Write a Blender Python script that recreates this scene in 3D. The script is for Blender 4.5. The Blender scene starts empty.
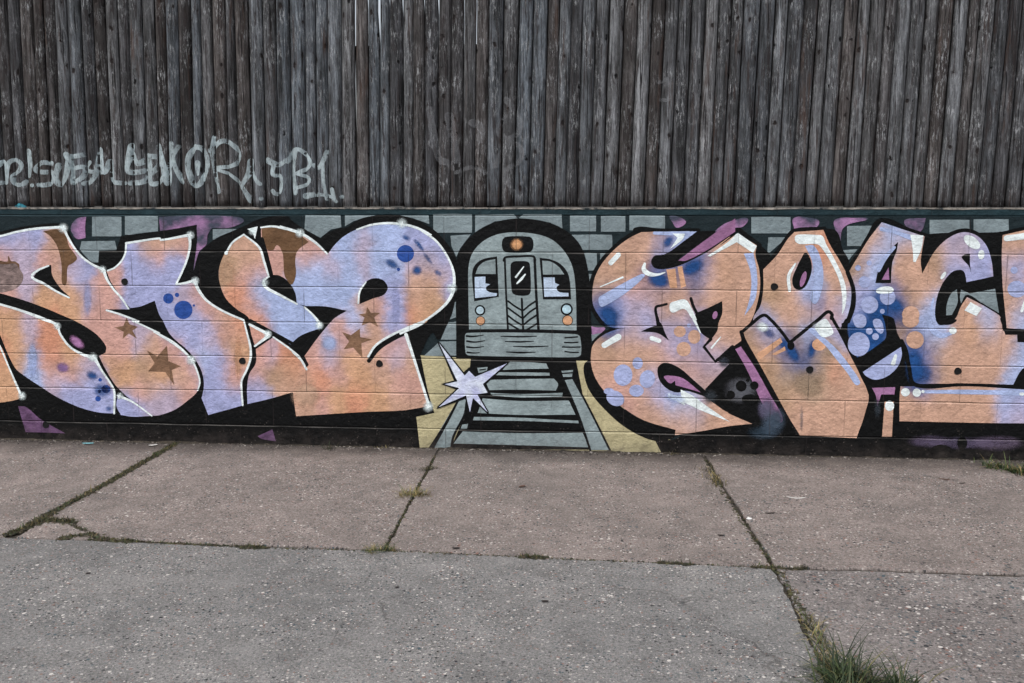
import bpy, math, random
import numpy as np
from mathutils import Vector, Matrix, noise
from mathutils.geometry import delaunay_2d_cdt

random.seed(7)
rng = np.random.default_rng(7)
sc = bpy.context.scene
COL = sc.collection

# ------------------------------------------------------------------ camera
YAW, PITCH = math.radians(-5.0533), math.radians(7.801)
CAM = Vector((0.0, -5.5498, 1.3916))
FPX = 995.0
cd = bpy.data.cameras.new('camera')
cam = bpy.data.objects.new('camera', cd)
COL.objects.link(cam)
fw = Vector((math.sin(YAW) * math.cos(PITCH), math.cos(YAW) * math.cos(PITCH), -math.sin(PITCH)))
rt = Vector((math.cos(YAW), -math.sin(YAW), 0))
up = rt.cross(fw)
cam.matrix_world = Matrix(((rt.x, up.x, -fw.x, CAM.x), (rt.y, up.y, -fw.y, CAM.y), (rt.z, up.z, -fw.z, CAM.z), (0, 0, 0, 1)))
cd.sensor_width = 36.0
cd.lens = 36.0 * FPX / 1024
cd.clip_end = 2000
sc.camera = cam

# ------------------------------------------------------------------ light
SUN_EL, SUN_AZ = math.radians(66), math.radians(205)      # azimuth from +Y, clockwise seen from above
w = bpy.data.worlds.new('World')
sc.world = w
w.use_nodes = True
nt = w.node_tree
bg = nt.nodes['Background']
sky = nt.nodes.new('ShaderNodeTexSky')
sky.sky_type = 'NISHITA'
sky.sun_disc = False
sky.sun_elevation = SUN_EL
sky.sun_rotation = SUN_AZ
sky.air_density = 1.0
sky.dust_density = 4.0
sky.ozone_density = 1.0
veil = nt.nodes.new('ShaderNodeHueSaturation')            # thin overcast: the blue washed out
veil.inputs['Saturation'].default_value = 0.38
nt.links.new(sky.outputs[0], veil.inputs['Color'])
nt.links.new(veil.outputs[0], bg.inputs[0])
bg.inputs[1].default_value = 0.13
sl = bpy.data.lights.new('sun', 'SUN')
sl.energy = 0.9
sl.angle = math.radians(35)
sl.color = (1.0, 0.97, 0.93)
so = bpy.data.objects.new('sun', sl)
COL.objects.link(so)
sd = Vector((math.sin(SUN_AZ) * math.cos(SUN_EL), math.cos(SUN_AZ) * math.cos(SUN_EL), math.sin(SUN_EL)))
so.rotation_euler = sd.to_track_quat('Z', 'Y').to_euler()
so.location = sd * 30
sc.view_settings.view_transform = 'Standard'
sc.view_settings.look = 'None'
sc.view_settings.gamma = 1
sc.view_settings.exposure = 0.66

# ------------------------------------------------------------------ helpers
def lin(c):
    c = c / 255.0
    return c / 12.92 if c <= 0.04045 else ((c + 0.055) / 1.055) ** 2.4

def K(r, g, b, a=1.0):
    return (lin(r), lin(g), lin(b), a)

def ray(x, y):
    return rt * ((x - 512) / FPX) - up * ((y - 341.5) / FPX) + fw

def wall(x, y, Y=0.0):                     # photo pixel -> X, Z on the vertical plane y = Y
    d = ray(x, y)
    t = (Y - CAM.y) / d.y
    p = CAM + d * t
    return p.x, p.z

def ground(x, y):                          # photo pixel -> X, Y on the ground
    d = ray(x, y)
    t = -CAM.z / d.z
    p = CAM + d * t
    return p.x, p.y

def tag(o, label=None, cat=None, group=None, kind=None):
    if label: o['label'] = label
    if cat: o['category'] = cat
    if group: o['group'] = group
    if kind: o['kind'] = kind
    return o

def empty(name, loc=(0, 0, 0)):
    o = bpy.data.objects.new(name, None)
    o.empty_display_size = 0.1
    o.location = loc
    COL.objects.link(o)
    return o

def mesh_obj(name, verts, faces, mat, parent=None, colors=None, smooth=False):
    me = bpy.data.meshes.new(name)
    me.from_pydata([tuple(v) for v in verts], [], [tuple(f) for f in faces])
    if colors is not None:
        at = me.attributes.new('paint', 'FLOAT_COLOR', 'POINT')
        at.data.foreach_set('color', np.asarray(colors, dtype=np.float32).ravel())
    if mat: me.materials.append(mat)
    if smooth:
        me.polygons.foreach_set('use_smooth', [True] * len(me.polygons))
    me.update()
    o = bpy.data.objects.new(name, me)
    COL.objects.link(o)
    if parent:
        o.parent = parent
        o.matrix_parent_inverse = parent.matrix_world.inverted() if parent.type != 'EMPTY' else Matrix.Translation(-parent.location)
    return o

class N:
    """small node-graph helper"""
    def __init__(s, name):
        s.m = bpy.data.materials.new(name)
        s.m.use_nodes = True
        s.t = s.m.node_tree
        s.bsdf = s.t.nodes['Principled BSDF']
    def n(s, typ, **kw):
        nd = s.t.nodes.new(typ)
        for k, v in kw.items():
            if isinstance(k, str) and hasattr(nd, k): setattr(nd, k, v)
        return nd
    def l(s, a, b): s.t.links.new(a, b)
    def val(s, sock, v):
        if hasattr(v, 'links') or hasattr(v, 'is_output'): s.l(v, sock)
        else: sock.default_value = v
    def math(s, op, a, b=None, c=None, clamp=False):
        nd = s.n('ShaderNodeMath', operation=op); nd.use_clamp = clamp
        s.val(nd.inputs[0], a)
        if b is not None: s.val(nd.inputs[1], b)
        if c is not None: s.val(nd.inputs[2], c)
        return nd.outputs[0]
    def noise(s, vec, scale, detail=3, rough=0.55, dist=0.0):
        nd = s.n('ShaderNodeTexNoise')
        s.val(nd.inputs['Vector'], vec)
        nd.inputs['Scale'].default_value = scale
        nd.inputs['Detail'].default_value = detail
        nd.inputs['Roughness'].default_value = rough
        nd.inputs['Distortion'].default_value = dist
        return nd.outputs['Fac']
    def voro(s, vec, scale, feature='F1', rnd=1.0):
        nd = s.n('ShaderNodeTexVoronoi', feature=feature)
        s.val(nd.inputs['Vector'], vec)
        nd.inputs['Scale'].default_value = scale
        nd.inputs['Randomness'].default_value = rnd
        return nd
    def ramp(s, fac, stops, interp='LINEAR'):
        nd = s.n('ShaderNodeValToRGB')
        cr = nd.color_ramp
        cr.interpolation = interp
        while len(cr.elements) < len(stops): cr.elements.new(0.5)
        for e, (p, c) in zip(cr.elements, stops):
            e.position = p
            e.color = c if len(c) == 4 else (*c, 1)
        s.val(nd.inputs[0], fac)
        return nd.outputs[0]
    def rng(s, v, a, b, c=0.0, d=1.0, smooth=False):
        nd = s.n('ShaderNodeMapRange')
        nd.clamp = True
        if smooth: nd.interpolation_type = 'SMOOTHSTEP'
        s.val(nd.inputs[0], v)
        for i, q in enumerate((a, b, c, d)): s.val(nd.inputs[i + 1], q)
        return nd.outputs[0]
    def mix(s, f, a, b, blend='MIX'):
        nd = s.n('ShaderNodeMix', data_type='RGBA', blend_type=blend)
        s.val(nd.inputs[0], f); s.val(nd.inputs[6], a); s.val(nd.inputs[7], b)
        return nd.outputs[2]
    def mapping(s, vec, scale=(1, 1, 1), loc=(0, 0, 0)):
        nd = s.n('ShaderNodeMapping')
        s.val(nd.inputs[0], vec); nd.inputs['Scale'].default_value = scale; nd.inputs['Location'].default_value = loc
        return nd.outputs[0]
    def coord(s, which='Object'): return s.n('ShaderNodeTexCoord').outputs[which]
    def bump(s, h, strength=0.4, dist=0.01, normal=None):
        nd = s.n('ShaderNodeBump')
        nd.inputs['Strength'].default_value = strength
        nd.inputs['Distance'].default_value = dist
        s.val(nd.inputs['Height'], h)
        if normal is not None: s.l(normal, nd.inputs['Normal'])
        return nd.outputs[0]
    def sep(s, vec):
        nd = s.n('ShaderNodeSeparateXYZ'); s.val(nd.inputs[0], vec); return nd.outputs

GREY = (0.5, 0.5, 0.5, 1)

# ------------------------------------------------------------------ painted block wall material
JZ = 1.131           # height of the top full bed joint
BX = 0.345           # phase of the head joints
def wall_material(name, soft=False, base=None):
    g = N(name)
    co = g.coord('Object')
    x, y, z = g.sep(co)
    wob = g.math('MULTIPLY_ADD', g.noise(co, 3.0, 2), 0.010, -0.005)
    row = g.math('DIVIDE', g.math('SUBTRACT', g.math('ADD', z, wob), JZ - 20 * 0.203), 0.203)
    fr = g.math('FRACT', row)
    rowi = g.math('FLOOR', row)
    dz = g.math('MULTIPLY', g.math('SUBTRACT', 0.5, g.math('ABSOLUTE', g.math('SUBTRACT', fr, 0.5))), 0.203)
    par = g.math('MULTIPLY', g.math('MODULO', rowi, 2.0), 0.203)
    cx = g.math('DIVIDE', g.math('ADD', g.math('ADD', x, 40 * 0.406 - BX), par), 0.406)
    fx = g.math('FRACT', cx)
    dx = g.math('MULTIPLY', g.math('SUBTRACT', 0.5, g.math('ABSOLUTE', g.math('SUBTRACT', fx, 0.5))), 0.406)
    jn = g.noise(co, 26.0, 3)
    hbed = g.rng(dz, 0.0, 0.0062, 0, 1, True)
    hhead = g.math('ADD', g.math('MULTIPLY', g.rng(dx, 0.0, 0.005, 0, 1, True), g.rng(jn, 0.35, 0.6, 0.15, 0.5)), 0.5, clamp=True)
    hgt = g.math('MULTIPLY', hbed, hhead)
    grain = g.noise(g.mapping(co, (62, 62, 150)), 1.0, 5, 0.7)
    lump = g.noise(co, 34.0, 4, 0.6)
    h = g.math('ADD', g.math('MULTIPLY', hgt, 0.0070), g.math('MULTIPLY', grain, 0.0020))
    h = g.math('ADD', h, g.math('MULTIPLY', g.math('MULTIPLY', lump, 0.0056), g.rng(g.noise(co, 2.6, 3), 0.38, 0.64, 0.15, 1.2)))
    nrm = g.bump(h, 0.85, 1.0)
    if base is None:
        at = g.n('ShaderNodeAttribute'); at.attribute_name = 'paint'
        c = at.outputs['Color']; alpha = at.outputs['Alpha']
    else:
        c = base; alpha = None
    # uneven coverage, chalky wear, blotches of the coats beneath
    v = g.rng(g.noise(g.mapping(co, (9, 9, 6)), 1.0, 6, 0.68), 0.3, 0.72, 0.78, 1.16)
    v2 = g.rng(grain, 0.28, 0.72, 0.80, 1.16)
    hsv = g.n('ShaderNodeHueSaturation')
    g.val(hsv.inputs['Color'], c)
    g.val(hsv.inputs['Value'], g.math('MULTIPLY', v, v2))
    hsv.inputs['Saturation'].default_value = 1.0
    c = hsv.outputs[0]
    # bed joints: dark line, pale edge below with sky light painted in
    lip_light = g.math('MULTIPLY', g.rng(fr, 0.955, 0.975, 0, 1, True), g.rng(fr, 0.992, 0.978, 0, 1, True))
    lip_light = g.math('MULTIPLY', lip_light, g.math('LESS_THAN', z, 1.28))
    lip_light = g.math('MULTIPLY', lip_light, g.rng(g.noise(co, 4.5, 3), 0.38, 0.62, 0.1, 1.0))
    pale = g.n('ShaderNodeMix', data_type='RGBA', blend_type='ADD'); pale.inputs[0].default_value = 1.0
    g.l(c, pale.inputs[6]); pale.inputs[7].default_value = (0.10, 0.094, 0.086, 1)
    c = g.mix(lip_light, c, pale.outputs[2])
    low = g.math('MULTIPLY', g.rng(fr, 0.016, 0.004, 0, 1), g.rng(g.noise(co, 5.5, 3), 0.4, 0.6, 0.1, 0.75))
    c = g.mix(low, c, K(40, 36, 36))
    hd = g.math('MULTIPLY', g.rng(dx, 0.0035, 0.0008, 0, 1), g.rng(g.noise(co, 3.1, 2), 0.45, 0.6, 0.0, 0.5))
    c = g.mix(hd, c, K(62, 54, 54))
    # pin holes of the block and specks of dirt, splash at the foot
    vor = g.voro(co, 95.0)
    pit = g.math('MULTIPLY', g.rng(vor.outputs['Distance'], 0.16, 0.06), g.rng(g.noise(co, 11.0, 2), 0.52, 0.64, 0, 0.75))
    c = g.mix(pit, c, K(48, 44, 44))
    foot = g.rng(z, 0.26, 0.0, 0, 1)
    sv = g.voro(co, 70.0)
    spk = g.math('MULTIPLY', g.math('MULTIPLY', g.rng(sv.outputs['Distance'], 0.30, 0.12), g.rng(g.noise(co, 19.0, 3), 0.52, 0.66)), g.math('MULTIPLY', foot, 0.8))
    c = g.mix(spk, c, K(128, 118, 112))
    dust = g.math('MULTIPLY', g.rng(z, 0.11, 0.0, 0, 1), g.rng(g.noise(co, 12.0, 5, 0.7), 0.36, 0.68, 0.05, 0.50))
    c = g.mix(dust, c, K(82, 74, 70))
    g.l(c, g.bsdf.inputs['Base Color'])
    g.bsdf.inputs['Roughness'].default_value = 0.62
    g.bsdf.inputs['Specular IOR Level'].default_value = 0.16
    g.l(nrm, g.bsdf.inputs['Normal'])
    if soft:
        sp = g.noise(co, 420.0, 2, 0.7)
        a = g.math('ADD', alpha, g.math('MULTIPLY', g.math('SUBTRACT', sp, 0.5), g.math('MULTIPLY', g.math('MULTIPLY', alpha, g.math('SUBTRACT', 1.0, alpha)), 4.0)), clamp=True)
        g.l(a, g.bsdf.inputs['Alpha'])
    return g.m

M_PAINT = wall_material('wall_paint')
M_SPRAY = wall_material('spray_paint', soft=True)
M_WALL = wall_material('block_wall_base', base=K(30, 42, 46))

# ------------------------------------------------------------------ vector painting on the wall
def tile(ox, oy, s):
    return lambda *p: [(ox + q[0] / s, oy + q[1] / s) + tuple(q[2:]) for q in p]
a0, a1 = tile(0, 200, 5.694), tile(0, 320, 5.694)
b0, b1 = tile(140, 200, 5.694), tile(140, 320, 5.694)
c0, c1 = tile(280, 200, 5.694), tile(280, 320, 5.694)
d0, d1 = tile(400, 200, 4.6545), tile(400, 320, 4.6545)
e0, e1 = tile(570, 200, 5.694), tile(570, 320, 5.694)
f0, f1 = tile(710, 200, 5.694), tile(710, 320, 5.694)
g0, g1 = tile(830, 200, 5.278), tile(830, 320, 4.5515)
px = tile(0, 0, 1.0)

def catmull(P, closed, step=1.3):
    P = [np.array(p[:2], float) for p in P]
    n = len(P)
    out = []
    segs = n if closed else n - 1
    for i in range(segs):
        p1, p2 = P[i], P[(i + 1) % n]
        p0 = P[(i - 1) % n] if (closed or i > 0) else 2 * p1 - p2
        p3 = P[(i + 2) % n] if (closed or i + 2 < n) else 2 * p2 - p1
        k = max(1, int(np.hypot(*(p2 - p1)) / step))
        # centripetal-like tension keeps long/short neighbours from overshooting
        L = np.hypot(*(p2 - p1))
        m1 = (p2 - p0); m2 = (p3 - p1)
        l1 = np.hypot(*m1) or 1; l2 = np.hypot(*m2) or 1
        m1 = m1 / l1 * min(L, l1 * 0.5 + L * 0.3); m2 = m2 / l2 * min(L, l2 * 0.5 + L * 0.3)
        for j in range(k):
            t = j / k
            h00 = 2 * t**3 - 3 * t**2 + 1; h10 = t**3 - 2 * t**2 + t
            h01 = -2 * t**3 + 3 * t**2; h11 = t**3 - t**2
            out.append(h00 * p1 + h10 * m1 + h01 * p2 + h11 * m2)
    if not closed: out.append(P[-1])
    return out

def poly(pts, smooth=True):
    """closed outline; a third value of 1 marks a sharp corner"""
    if not smooth: return np.array([p[:2] for p in pts], float)
    ci = [i for i, p in enumerate(pts) if len(p) > 2]
    if not ci: return np.array(catmull(pts, True))
    pts = pts[ci[0]:] + pts[:ci[0]]
    ci = [i for i, p in enumerate(pts) if len(p) > 2] + [len(pts)]
    out = []
    ring = pts + [pts[0]]
    for a, b in zip(ci[:-1], ci[1:]):
        out += catmull(ring[a:b + 1], False)[:-1]
    return np.array(out)

def stroke(pts, wd, smooth=True, cap=True, wscale=1.0):
    """brush stroke of varying width (wd: number or list over the points) -> outline"""
    wl = list(wd) if isinstance(wd, (list, tuple)) else [wd] * 2
    P = np.array(catmull(pts, False) if smooth and len(pts) > 2 else [p[:2] for p in pts], float)
    if len(P) == 2: P = np.array([P[0] + (P[1] - P[0]) * t for t in np.linspace(0, 1, 8)])
    s = np.r_[0, np.cumsum(np.hypot(*np.diff(P, axis=0).T))]; s /= s[-1] or 1
    W = np.interp(s, np.linspace(0, 1, len(wl)), wl) / 2 * wscale
    T = np.gradient(P, axis=0); T /= np.maximum(np.hypot(T[:, 0], T[:, 1])[:, None], 1e-6)
    Nn = np.c_[-T[:, 1], T[:, 0]]
    L, R = P + Nn * W[:, None], P - Nn * W[:, None]
    def arc(c, t, r, sgn):
        a0_ = math.atan2(t[1], t[0])
        return [c + r * np.array([math.cos(a0_ + q), math.sin(a0_ + q)]) for q in np.linspace(sgn * math.pi / 2, -sgn * math.pi / 2, 7)[1:-1]]
    pts = list(L) + (arc(P[-1], T[-1], W[-1], 1) if cap else []) + list(R[::-1]) + (arc(P[0], -T[0], W[0], 1) if cap else [])
    return np.array(pts)

def disc(p, r, ry=None, rot=0, n=22):
    x, y = p[:2]; ry = ry or r
    a = np.linspace(0, 2 * math.pi, n, endpoint=False)
    u, v = r * np.cos(a), ry * np.sin(a)
    c, s = math.cos(rot), math.sin(rot)
    return np.c_[x + c * u - s * v, y + s * u + c * v]

def inside(pt, pl):
    """non-zero winding of points against one outline"""
    x, y = pt[:, 0], pt[:, 1]
    wn = np.zeros(len(pt), int)
    A = pl; B = np.roll(pl, -1, 0)
    for (ax, ay), (bx, by) in zip(A, B):
        cr = (bx - ax) * (y - ay) - (x - ax) * (by - ay)
        wn += ((ay <= y) & (by > y) & (cr > 0)).astype(int) - ((ay > y) & (by <= y) & (cr < 0)).astype(int)
    return wn != 0

def tri(polys, grid=None):
    """union of outlines -> vertices (photo px), triangles"""
    V, E = [], []
    for p in polys:
        k = len(V)
        V += [Vector((float(a), float(b))) for a, b in p]
        E += [(k + i, k + (i + 1) % len(p)) for i in range(len(p))]
    if grid:
        A = np.concatenate(polys)
        lo, hi = A.min(0), A.max(0)
        gx, gy = np.meshgrid(np.arange(lo[0], hi[0], grid), np.arange(lo[1], hi[1], grid))
        G = np.c_[gx.ravel(), gy.ravel()] + rng.uniform(-.2, .2, (gx.size, 2)) * grid
        m = np.zeros(len(G), bool)
        for p in polys: m |= inside(G, p)
        V += [Vector((float(a), float(b))) for a, b in G[m]]
    r = delaunay_2d_cdt(V, E, [], 0, 1e-4)
    P = np.array([tuple(v) for v in r[0]]); T = np.array([f for f in r[2]])
    c = P[T].mean(1)
    m = np.zeros(len(c), bool)
    for p in polys: m |= inside(c, p)
    T = T[m]
    used = np.unique(T); re = -np.ones(len(P), int); re[used] = np.arange(len(used))
    return P[used], re[T]

def nz(P, s, seed=0.0):
    return np.array([noise.noise(Vector((a * s + seed, b * s - seed, seed * 1.7))) for a, b in P])

def field(samples, sig=13.0, warp=5.0):
    """colour laid down by overlapping spray passes: list of (x, y, colour)"""
    S = np.array([[a, b] for a, b, _ in samples], float)
    Cc = np.array([c[:3] for _, _, c in samples])
    def f(P):
        Q = P + warp * np.c_[nz(P, 0.045, 3.1), nz(P, 0.045, 9.4)] + 3.4 * np.c_[nz(P, 0.21, 5.5), nz(P, 0.21, 1.2)]
        dd = Q[:, None] - S[None]; d2 = dd[..., 0] ** 2 + (0.72 * dd[..., 1]) ** 2       # passes run downwards
        wgt = np.exp(-d2 / (2 * sig * sig)) + 1e-4 / (1 + d2 / 400.0)**1.5 + 1e-12
        wgt /= wgt.sum(1, keepdims=True)
        C_ = wgt @ Cc
        # thin patches of other coats, rubbed and re-sprayed
        m1 = np.clip(1.5 * nz(P * [1, .6], .11, 6.6) - .30, 0, .17)[:, None]; m2 = np.clip(1.5 * nz(P * [.6, 1.3], .16, 2.6) - .30, 0, .26)[:, None]
        C_ = C_ * (1 - m1) + (C_ * 1.22 + .02) * m1
        C_ = C_ * (1 - m2) + (C_ * .68) * m2
        return np.c_[C_, np.ones(len(P))]
    return f

WALL_T = empty('graffiti_wall', (0, 0, 0))
tag(WALL_T, 'low concrete block wall covered in orange and lavender graffiti lettering around a painted train', 'wall', kind='thing')

def paint(name, polys, layer, col, parent=None, grid=None, label=None, mat=None):
    P, T = tri([np.asarray(p, float) for p in polys], grid)
    yy = -0.0012 - 0.0005 * layer
    V = [(lambda q: (q[0], yy, q[1]))(wall(a, b)) for a, b in P]
    cl = col(P) if callable(col) else np.tile(np.array(col, float), (len(P), 1))
    # facing the street (-Y)
    F = []
    for t in T:
        a, b, c = (V[i] for i in t)
        cr = (b[0] - a[0]) * (c[2] - a[2]) - (b[2] - a[2]) * (c[0] - a[0])
        F.append(tuple(int(q) for q in (t if cr > 0 else t[::-1])))
    # pieces that do not touch are parts of their own
    root = list(range(len(V)))
    def find(q):
        while root[q] != q:
            root[q] = root[root[q]]; q = root[q]
        return q
    for f in F:
        a, b, c = (find(q) for q in f)
        root[b] = a; root[find(c)] = a
    comp = {}
    for f in F: comp.setdefault(find(f[0]), []).append(f)
    comp = sorted(comp.values(), key=len, reverse=True)
    first = None
    for fs in comp:
        ids = sorted(set(q for f in fs for q in f)); m = {q: n_ for n_, q in enumerate(ids)}
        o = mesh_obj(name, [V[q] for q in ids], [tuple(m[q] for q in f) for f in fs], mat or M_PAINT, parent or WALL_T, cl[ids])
        if label: o['label'] = label
        first = first or o
    return first

def spray(name, blobs, layer, parent=None, label=None):
    """soft clouds of paint: blobs (x, y, rx, ry, rot, colour, strength)"""
    polys = [disc((b[0], b[1]), b[2], b[3], b[4], 26) for b in blobs]
    def f(P):
        out = np.zeros((len(P), 4)); acc = np.zeros(len(P)); rgb = np.zeros((len(P), 3))
        wv = 0.22 * nz(P, 0.09, 2.2) + 0.12 * nz(P, 0.3, 7.2)
        for (x, y, rx, ry, rot, c, st) in blobs:
            u = (P[:, 0] - x); v = (P[:, 1] - y)
            cs, sn = math.cos(rot), math.sin(rot)
            d = np.hypot((cs * u + sn * v) / rx, (-sn * u + cs * v) / ry)
            t = np.clip((1.0 - d) + wv * np.clip(1 - d, 0, .5) * 2, 0, 1); t = np.clip(t * 1.6, 0, 1); t = t * t * (3 - 2 * t) * st
            rgb += np.array(c[:3])[None] * t[:, None]; acc += t
            out[:, 3] = 1 - (1 - out[:, 3]) * (1 - t)
        out[:, :3] = rgb / np.maximum(acc, 1e-6)[:, None]
        out[acc < 1e-6, :3] = np.array(blobs[0][5][:3])
        return out
    return paint(name, polys, layer, f, parent, 2.2, label, M_SPRAY)

# colours as the paints themselves
ORANGE, PEACH, PINK = K(212, 166, 131), K(207, 166, 143), K(210, 164, 152)
LAV, LAV2, PBLUE = K(170, 175, 216), K(190, 174, 194), K(174, 189, 228)
DEEP, NAVY = K(38, 84, 146), K(30, 56, 104)
WHITE, BLACK = K(238, 248, 248), K(8, 9, 10)
BROWN, TAN = K(112, 84, 60), K(184, 150, 122)
TEALG, TEALD = K(136, 150, 154), K(30, 42, 48)
SAND, PURPLE = K(188, 178, 140), K(152, 114, 150)
OR2 = K(213, 150, 121)

# --- wall body -----------------------------------------------------
WX0, WX1, WTOP = -8.5, 8.0, 1.378
def box(x0, x1, y0, y1, z0, z1):
    v = [(x0, y0, z0), (x1, y0, z0), (x1, y1, z0), (x0, y1, z0), (x0, y0, z1), (x1, y0, z1), (x1, y1, z1), (x0, y1, z1)]
    f = [(0, 3, 2, 1), (4, 5, 6, 7), (0, 1, 5, 4), (1, 2, 6, 5), (2, 3, 7, 6), (3, 0, 4, 7)]
    return v, f
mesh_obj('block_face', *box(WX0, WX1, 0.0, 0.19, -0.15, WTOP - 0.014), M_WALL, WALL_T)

# pale worn mortar cap along the top edge
g = N('mortar_cap')
co = g.coord('Object')
nn = g.noise(co, 18, 4, 0.65)
g.l(g.ramp(nn, [(0.36, K(48, 54, 56)), (0.5, K(136, 130, 122)), (0.7, K(176, 170, 160))]), g.bsdf.inputs['Base Color'])
g.bsdf.inputs['Roughness'].default_value = 0.9
g.l(g.bump(g.noise(co, 90, 4), 0.6, 0.004), g.bsdf.inputs['Normal'])
V, F = [], []
nx = 660
for i in range(nx + 1):
    x = WX0 + (WX1 - WX0) * i / nx
    n1 = noise.noise(Vector((x * 6, 0, 0))) + 0.5 * noise.noise(Vector((x * 25, 3, 0)))
    n2 = noise.noise(Vector((x * 5, 9, 0))) + 0.6 * noise.noise(Vector((x * 30, 7, 0)))
    zt = WTOP + 0.0015 * n1; zb = WTOP - 0.0080 + 0.0050 * n2; fy = -0.004 + 0.002 * n2
    V += [(x, 0.03, zb), (x, fy, zb), (x, fy, zt), (x, 0.19, zt + 0.002)]
    if i:
        k = 4 * (i - 1)
        F += [(k + j, k + 4 + j, k + 5 + j, k + 1 + j) for j in range(3)]
mesh_obj('mortar_cap', V, F, g.m, WALL_T)

# --- far left / far right of the frame: the same dark coat goes on --
paint('dark_band', [poly(px((-520, 217, 1), (-20, 216.5, 1), (512, 215.5, 1), (1044, 216.5, 1), (1560, 217, 1), (1560, 209, 1), (1044, 209.6, 1), (512, 208.6, 1), (-20, 209.2, 1), (-520, 210, 1)))],
      0, lambda P: np.c_[np.array(K(36, 56, 62))[None, :3] * (1 + .35 * nz(P, 0.05, 4.))[:, None], np.ones(len(P))], grid=5)

# --- painted bricks behind the letters ------------------------------
BR = []
def brick(t, *q):
    BR.append(poly([p + (1,) for p in t(*q)], True))
def rect(t, x0, y0, x1, y1): brick(t, (x0, y0), ((x0 + x1) / 2, y0 - 1.5), (x1, y0), (x1 + 1, (y0 + y1) / 2), (x1, y1), (x0, y1))
for r in ((525, 95, 692, 207), (712, 92, 893, 198)): rect(a0, *r)
brick(a0, (465, 235), (655, 232), (668, 288), (565, 290), (560, 355), (520, 355), (470, 300), (455, 280))
rect(b0, 0, 92, 103, 190); rect(b0, 415, 166, 560, 225)
brick(c0, (145, 85), (345, 85), (350, 155), (290, 168), (230, 215), (140, 165))
brick(c0, (370, 85), (545, 88), (420, 120), (370, 150))
brick(d0, (0, 72), (133, 70), (137, 112), (60, 85))
rect(d0, 155, 66, 335, 152); brick(d0, (350, 68), (530, 66), (548, 86), (440, 100), (350, 150))
brick(d0, (552, 84), (575, 66), (752, 66), (757, 150), (700, 105))

brick(d0, (235, 166), (330, 160), (280, 225), (262, 265), (240, 215)); rect(d0, 800, 162, 985, 232)
rect(d0, 845, 248, 916, 328); brick(d0, (932, 248), (990, 248), (950, 290), (930, 320)); rect(d0, 870, 345, 892, 400)
brick(d0, (240, 490), (262, 470), (262, 545), (222, 560)); brick(d0, (218, 575), (262, 565), (262, 650), (190, 650))
brick(d1, (225, 10), (262, 10), (262, 88), (190, 92)); brick(d1, (185, 100), (262, 98), (264, 165), (110, 168))
rect(e0, 0, 90, 148, 178); rect(e0, 176, 92, 315, 180); rect(e0, 338, 88, 540, 172); rect(e0, 62, 202, 240, 284)
rect(f0, 235, 97, 458, 190); brick(f0, (332, 212), (440, 212), (325, 312))
brick(f0, (780, 148), (930, 146), (930, 200), (860, 262), (780, 262)); brick(f0, (752, 285), (840, 280), (790, 340))
rect(g0, 525, 105, 735, 208); rect(g0, 757, 102, 942, 205)
brick(e1, (122, 80), (180, 70), (150, 110), (125, 120))
for i in range(5):                                              # the same pattern goes on past both ends of the photo
    for j in range(5):
        rect(px, -62 - 38 * i - (j % 2) * 18, 220 + 21 * j, -28 - 38 * i - (j % 2) * 18, 236 + 21 * j)
        rect(px, 1150 + 42 * i - (j % 2) * 18, 220 + 23 * j, 1188 + 42 * i - (j % 2) * 18, 238 + 23 * j)
def brickcol(P):
    v = 1 + .16 * nz(P, 0.06, 1.3) + .08 * nz(P, 0.4, 1.3)
    return np.c_[np.array(TEALG)[None, :3] * v[:, None] * 0.93, np.ones(len(P))]
paint('painted_bricks', BR, 1, brickcol, grid=4, label='grey green painted brick behind the lettering')

PK = K(170, 128, 170)
def shard(name, outline, c, layer=1.4): paint(name, outline, layer, lambda P: np.c_[np.array(c)[None, :3] * (1 + .25 * nz(P, .07, 8.))[:, None], np.ones(len(P))], grid=4)
def fadecol(P):
    t = np.clip(.55 + 1.3 * nz(P, .05, 4.) + .5 * nz(P, .22, 6.) - np.clip((222 - P[:, 1]) / 7, 0, 1) * .7, 0, 1)[:, None]
    return np.c_[np.array(K(72, 76, 92))[None, :3] * (1 - t) + np.array(PK)[None, :3] * t, np.ones(len(P))]
paint('purple_shard', [poly(q) for q in (
    a0((405, 150), (440, 105), (492, 95, 1), (486, 150), (488, 215, 1), (440, 222), (412, 190)), b0((108, 96, 1), (320, 88), (460, 90), (590, 110), (520, 155), (410, 160, 1), (385, 200), (380, 250), (335, 300), (305, 425, 1), (312, 300), (325, 142, 1), (116, 178, 1)),
    e0((570, 90), (640, 105), (660, 130), (610, 158), (585, 130)), f0((475, 104), (560, 100), (620, 118), (600, 158), (478, 162, 1)), f0((712, 112), (830, 102), (900, 108), (790, 138), (752, 170), (735, 250), (715, 180)),
    f0((-20, 240), (60, 150), (150, 110), (215, 105), (190, 150), (150, 158, 1), (60, 205)), g0((395, 105), (505, 95, 1), (490, 150), (465, 170), (410, 150)), e1((122, 35, 1), (150, 42), (200, 45), (180, 72, 1), (125, 84, 1)))], 1.4, fadecol, grid=2.2, label='purple patch between the painted bricks')
paint('purple_wedge', [poly(e0((615, 345, 1), (720, 265), (850, 170), (940, 105, 1), (940, 180, 1), (780, 285), (660, 345)))], 4, K(158, 112, 150))

# --- ground of the painted scene ------------------------------------
paint('painted_ground', [poly(px((415, 355, 1), (470, 358, 1), (588, 358, 1), (606, 378), (634, 420), (672, 440), (712, 440, 1), (716, 456, 1), (414, 455, 1)))], 2,
      lambda P: np.c_[np.array(SAND)[None, :3] * (1 + .14 * nz(P, .08, 5.))[:, None], np.ones(len(P))], grid=4, label='sand yellow painted ground either side of the track')

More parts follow.
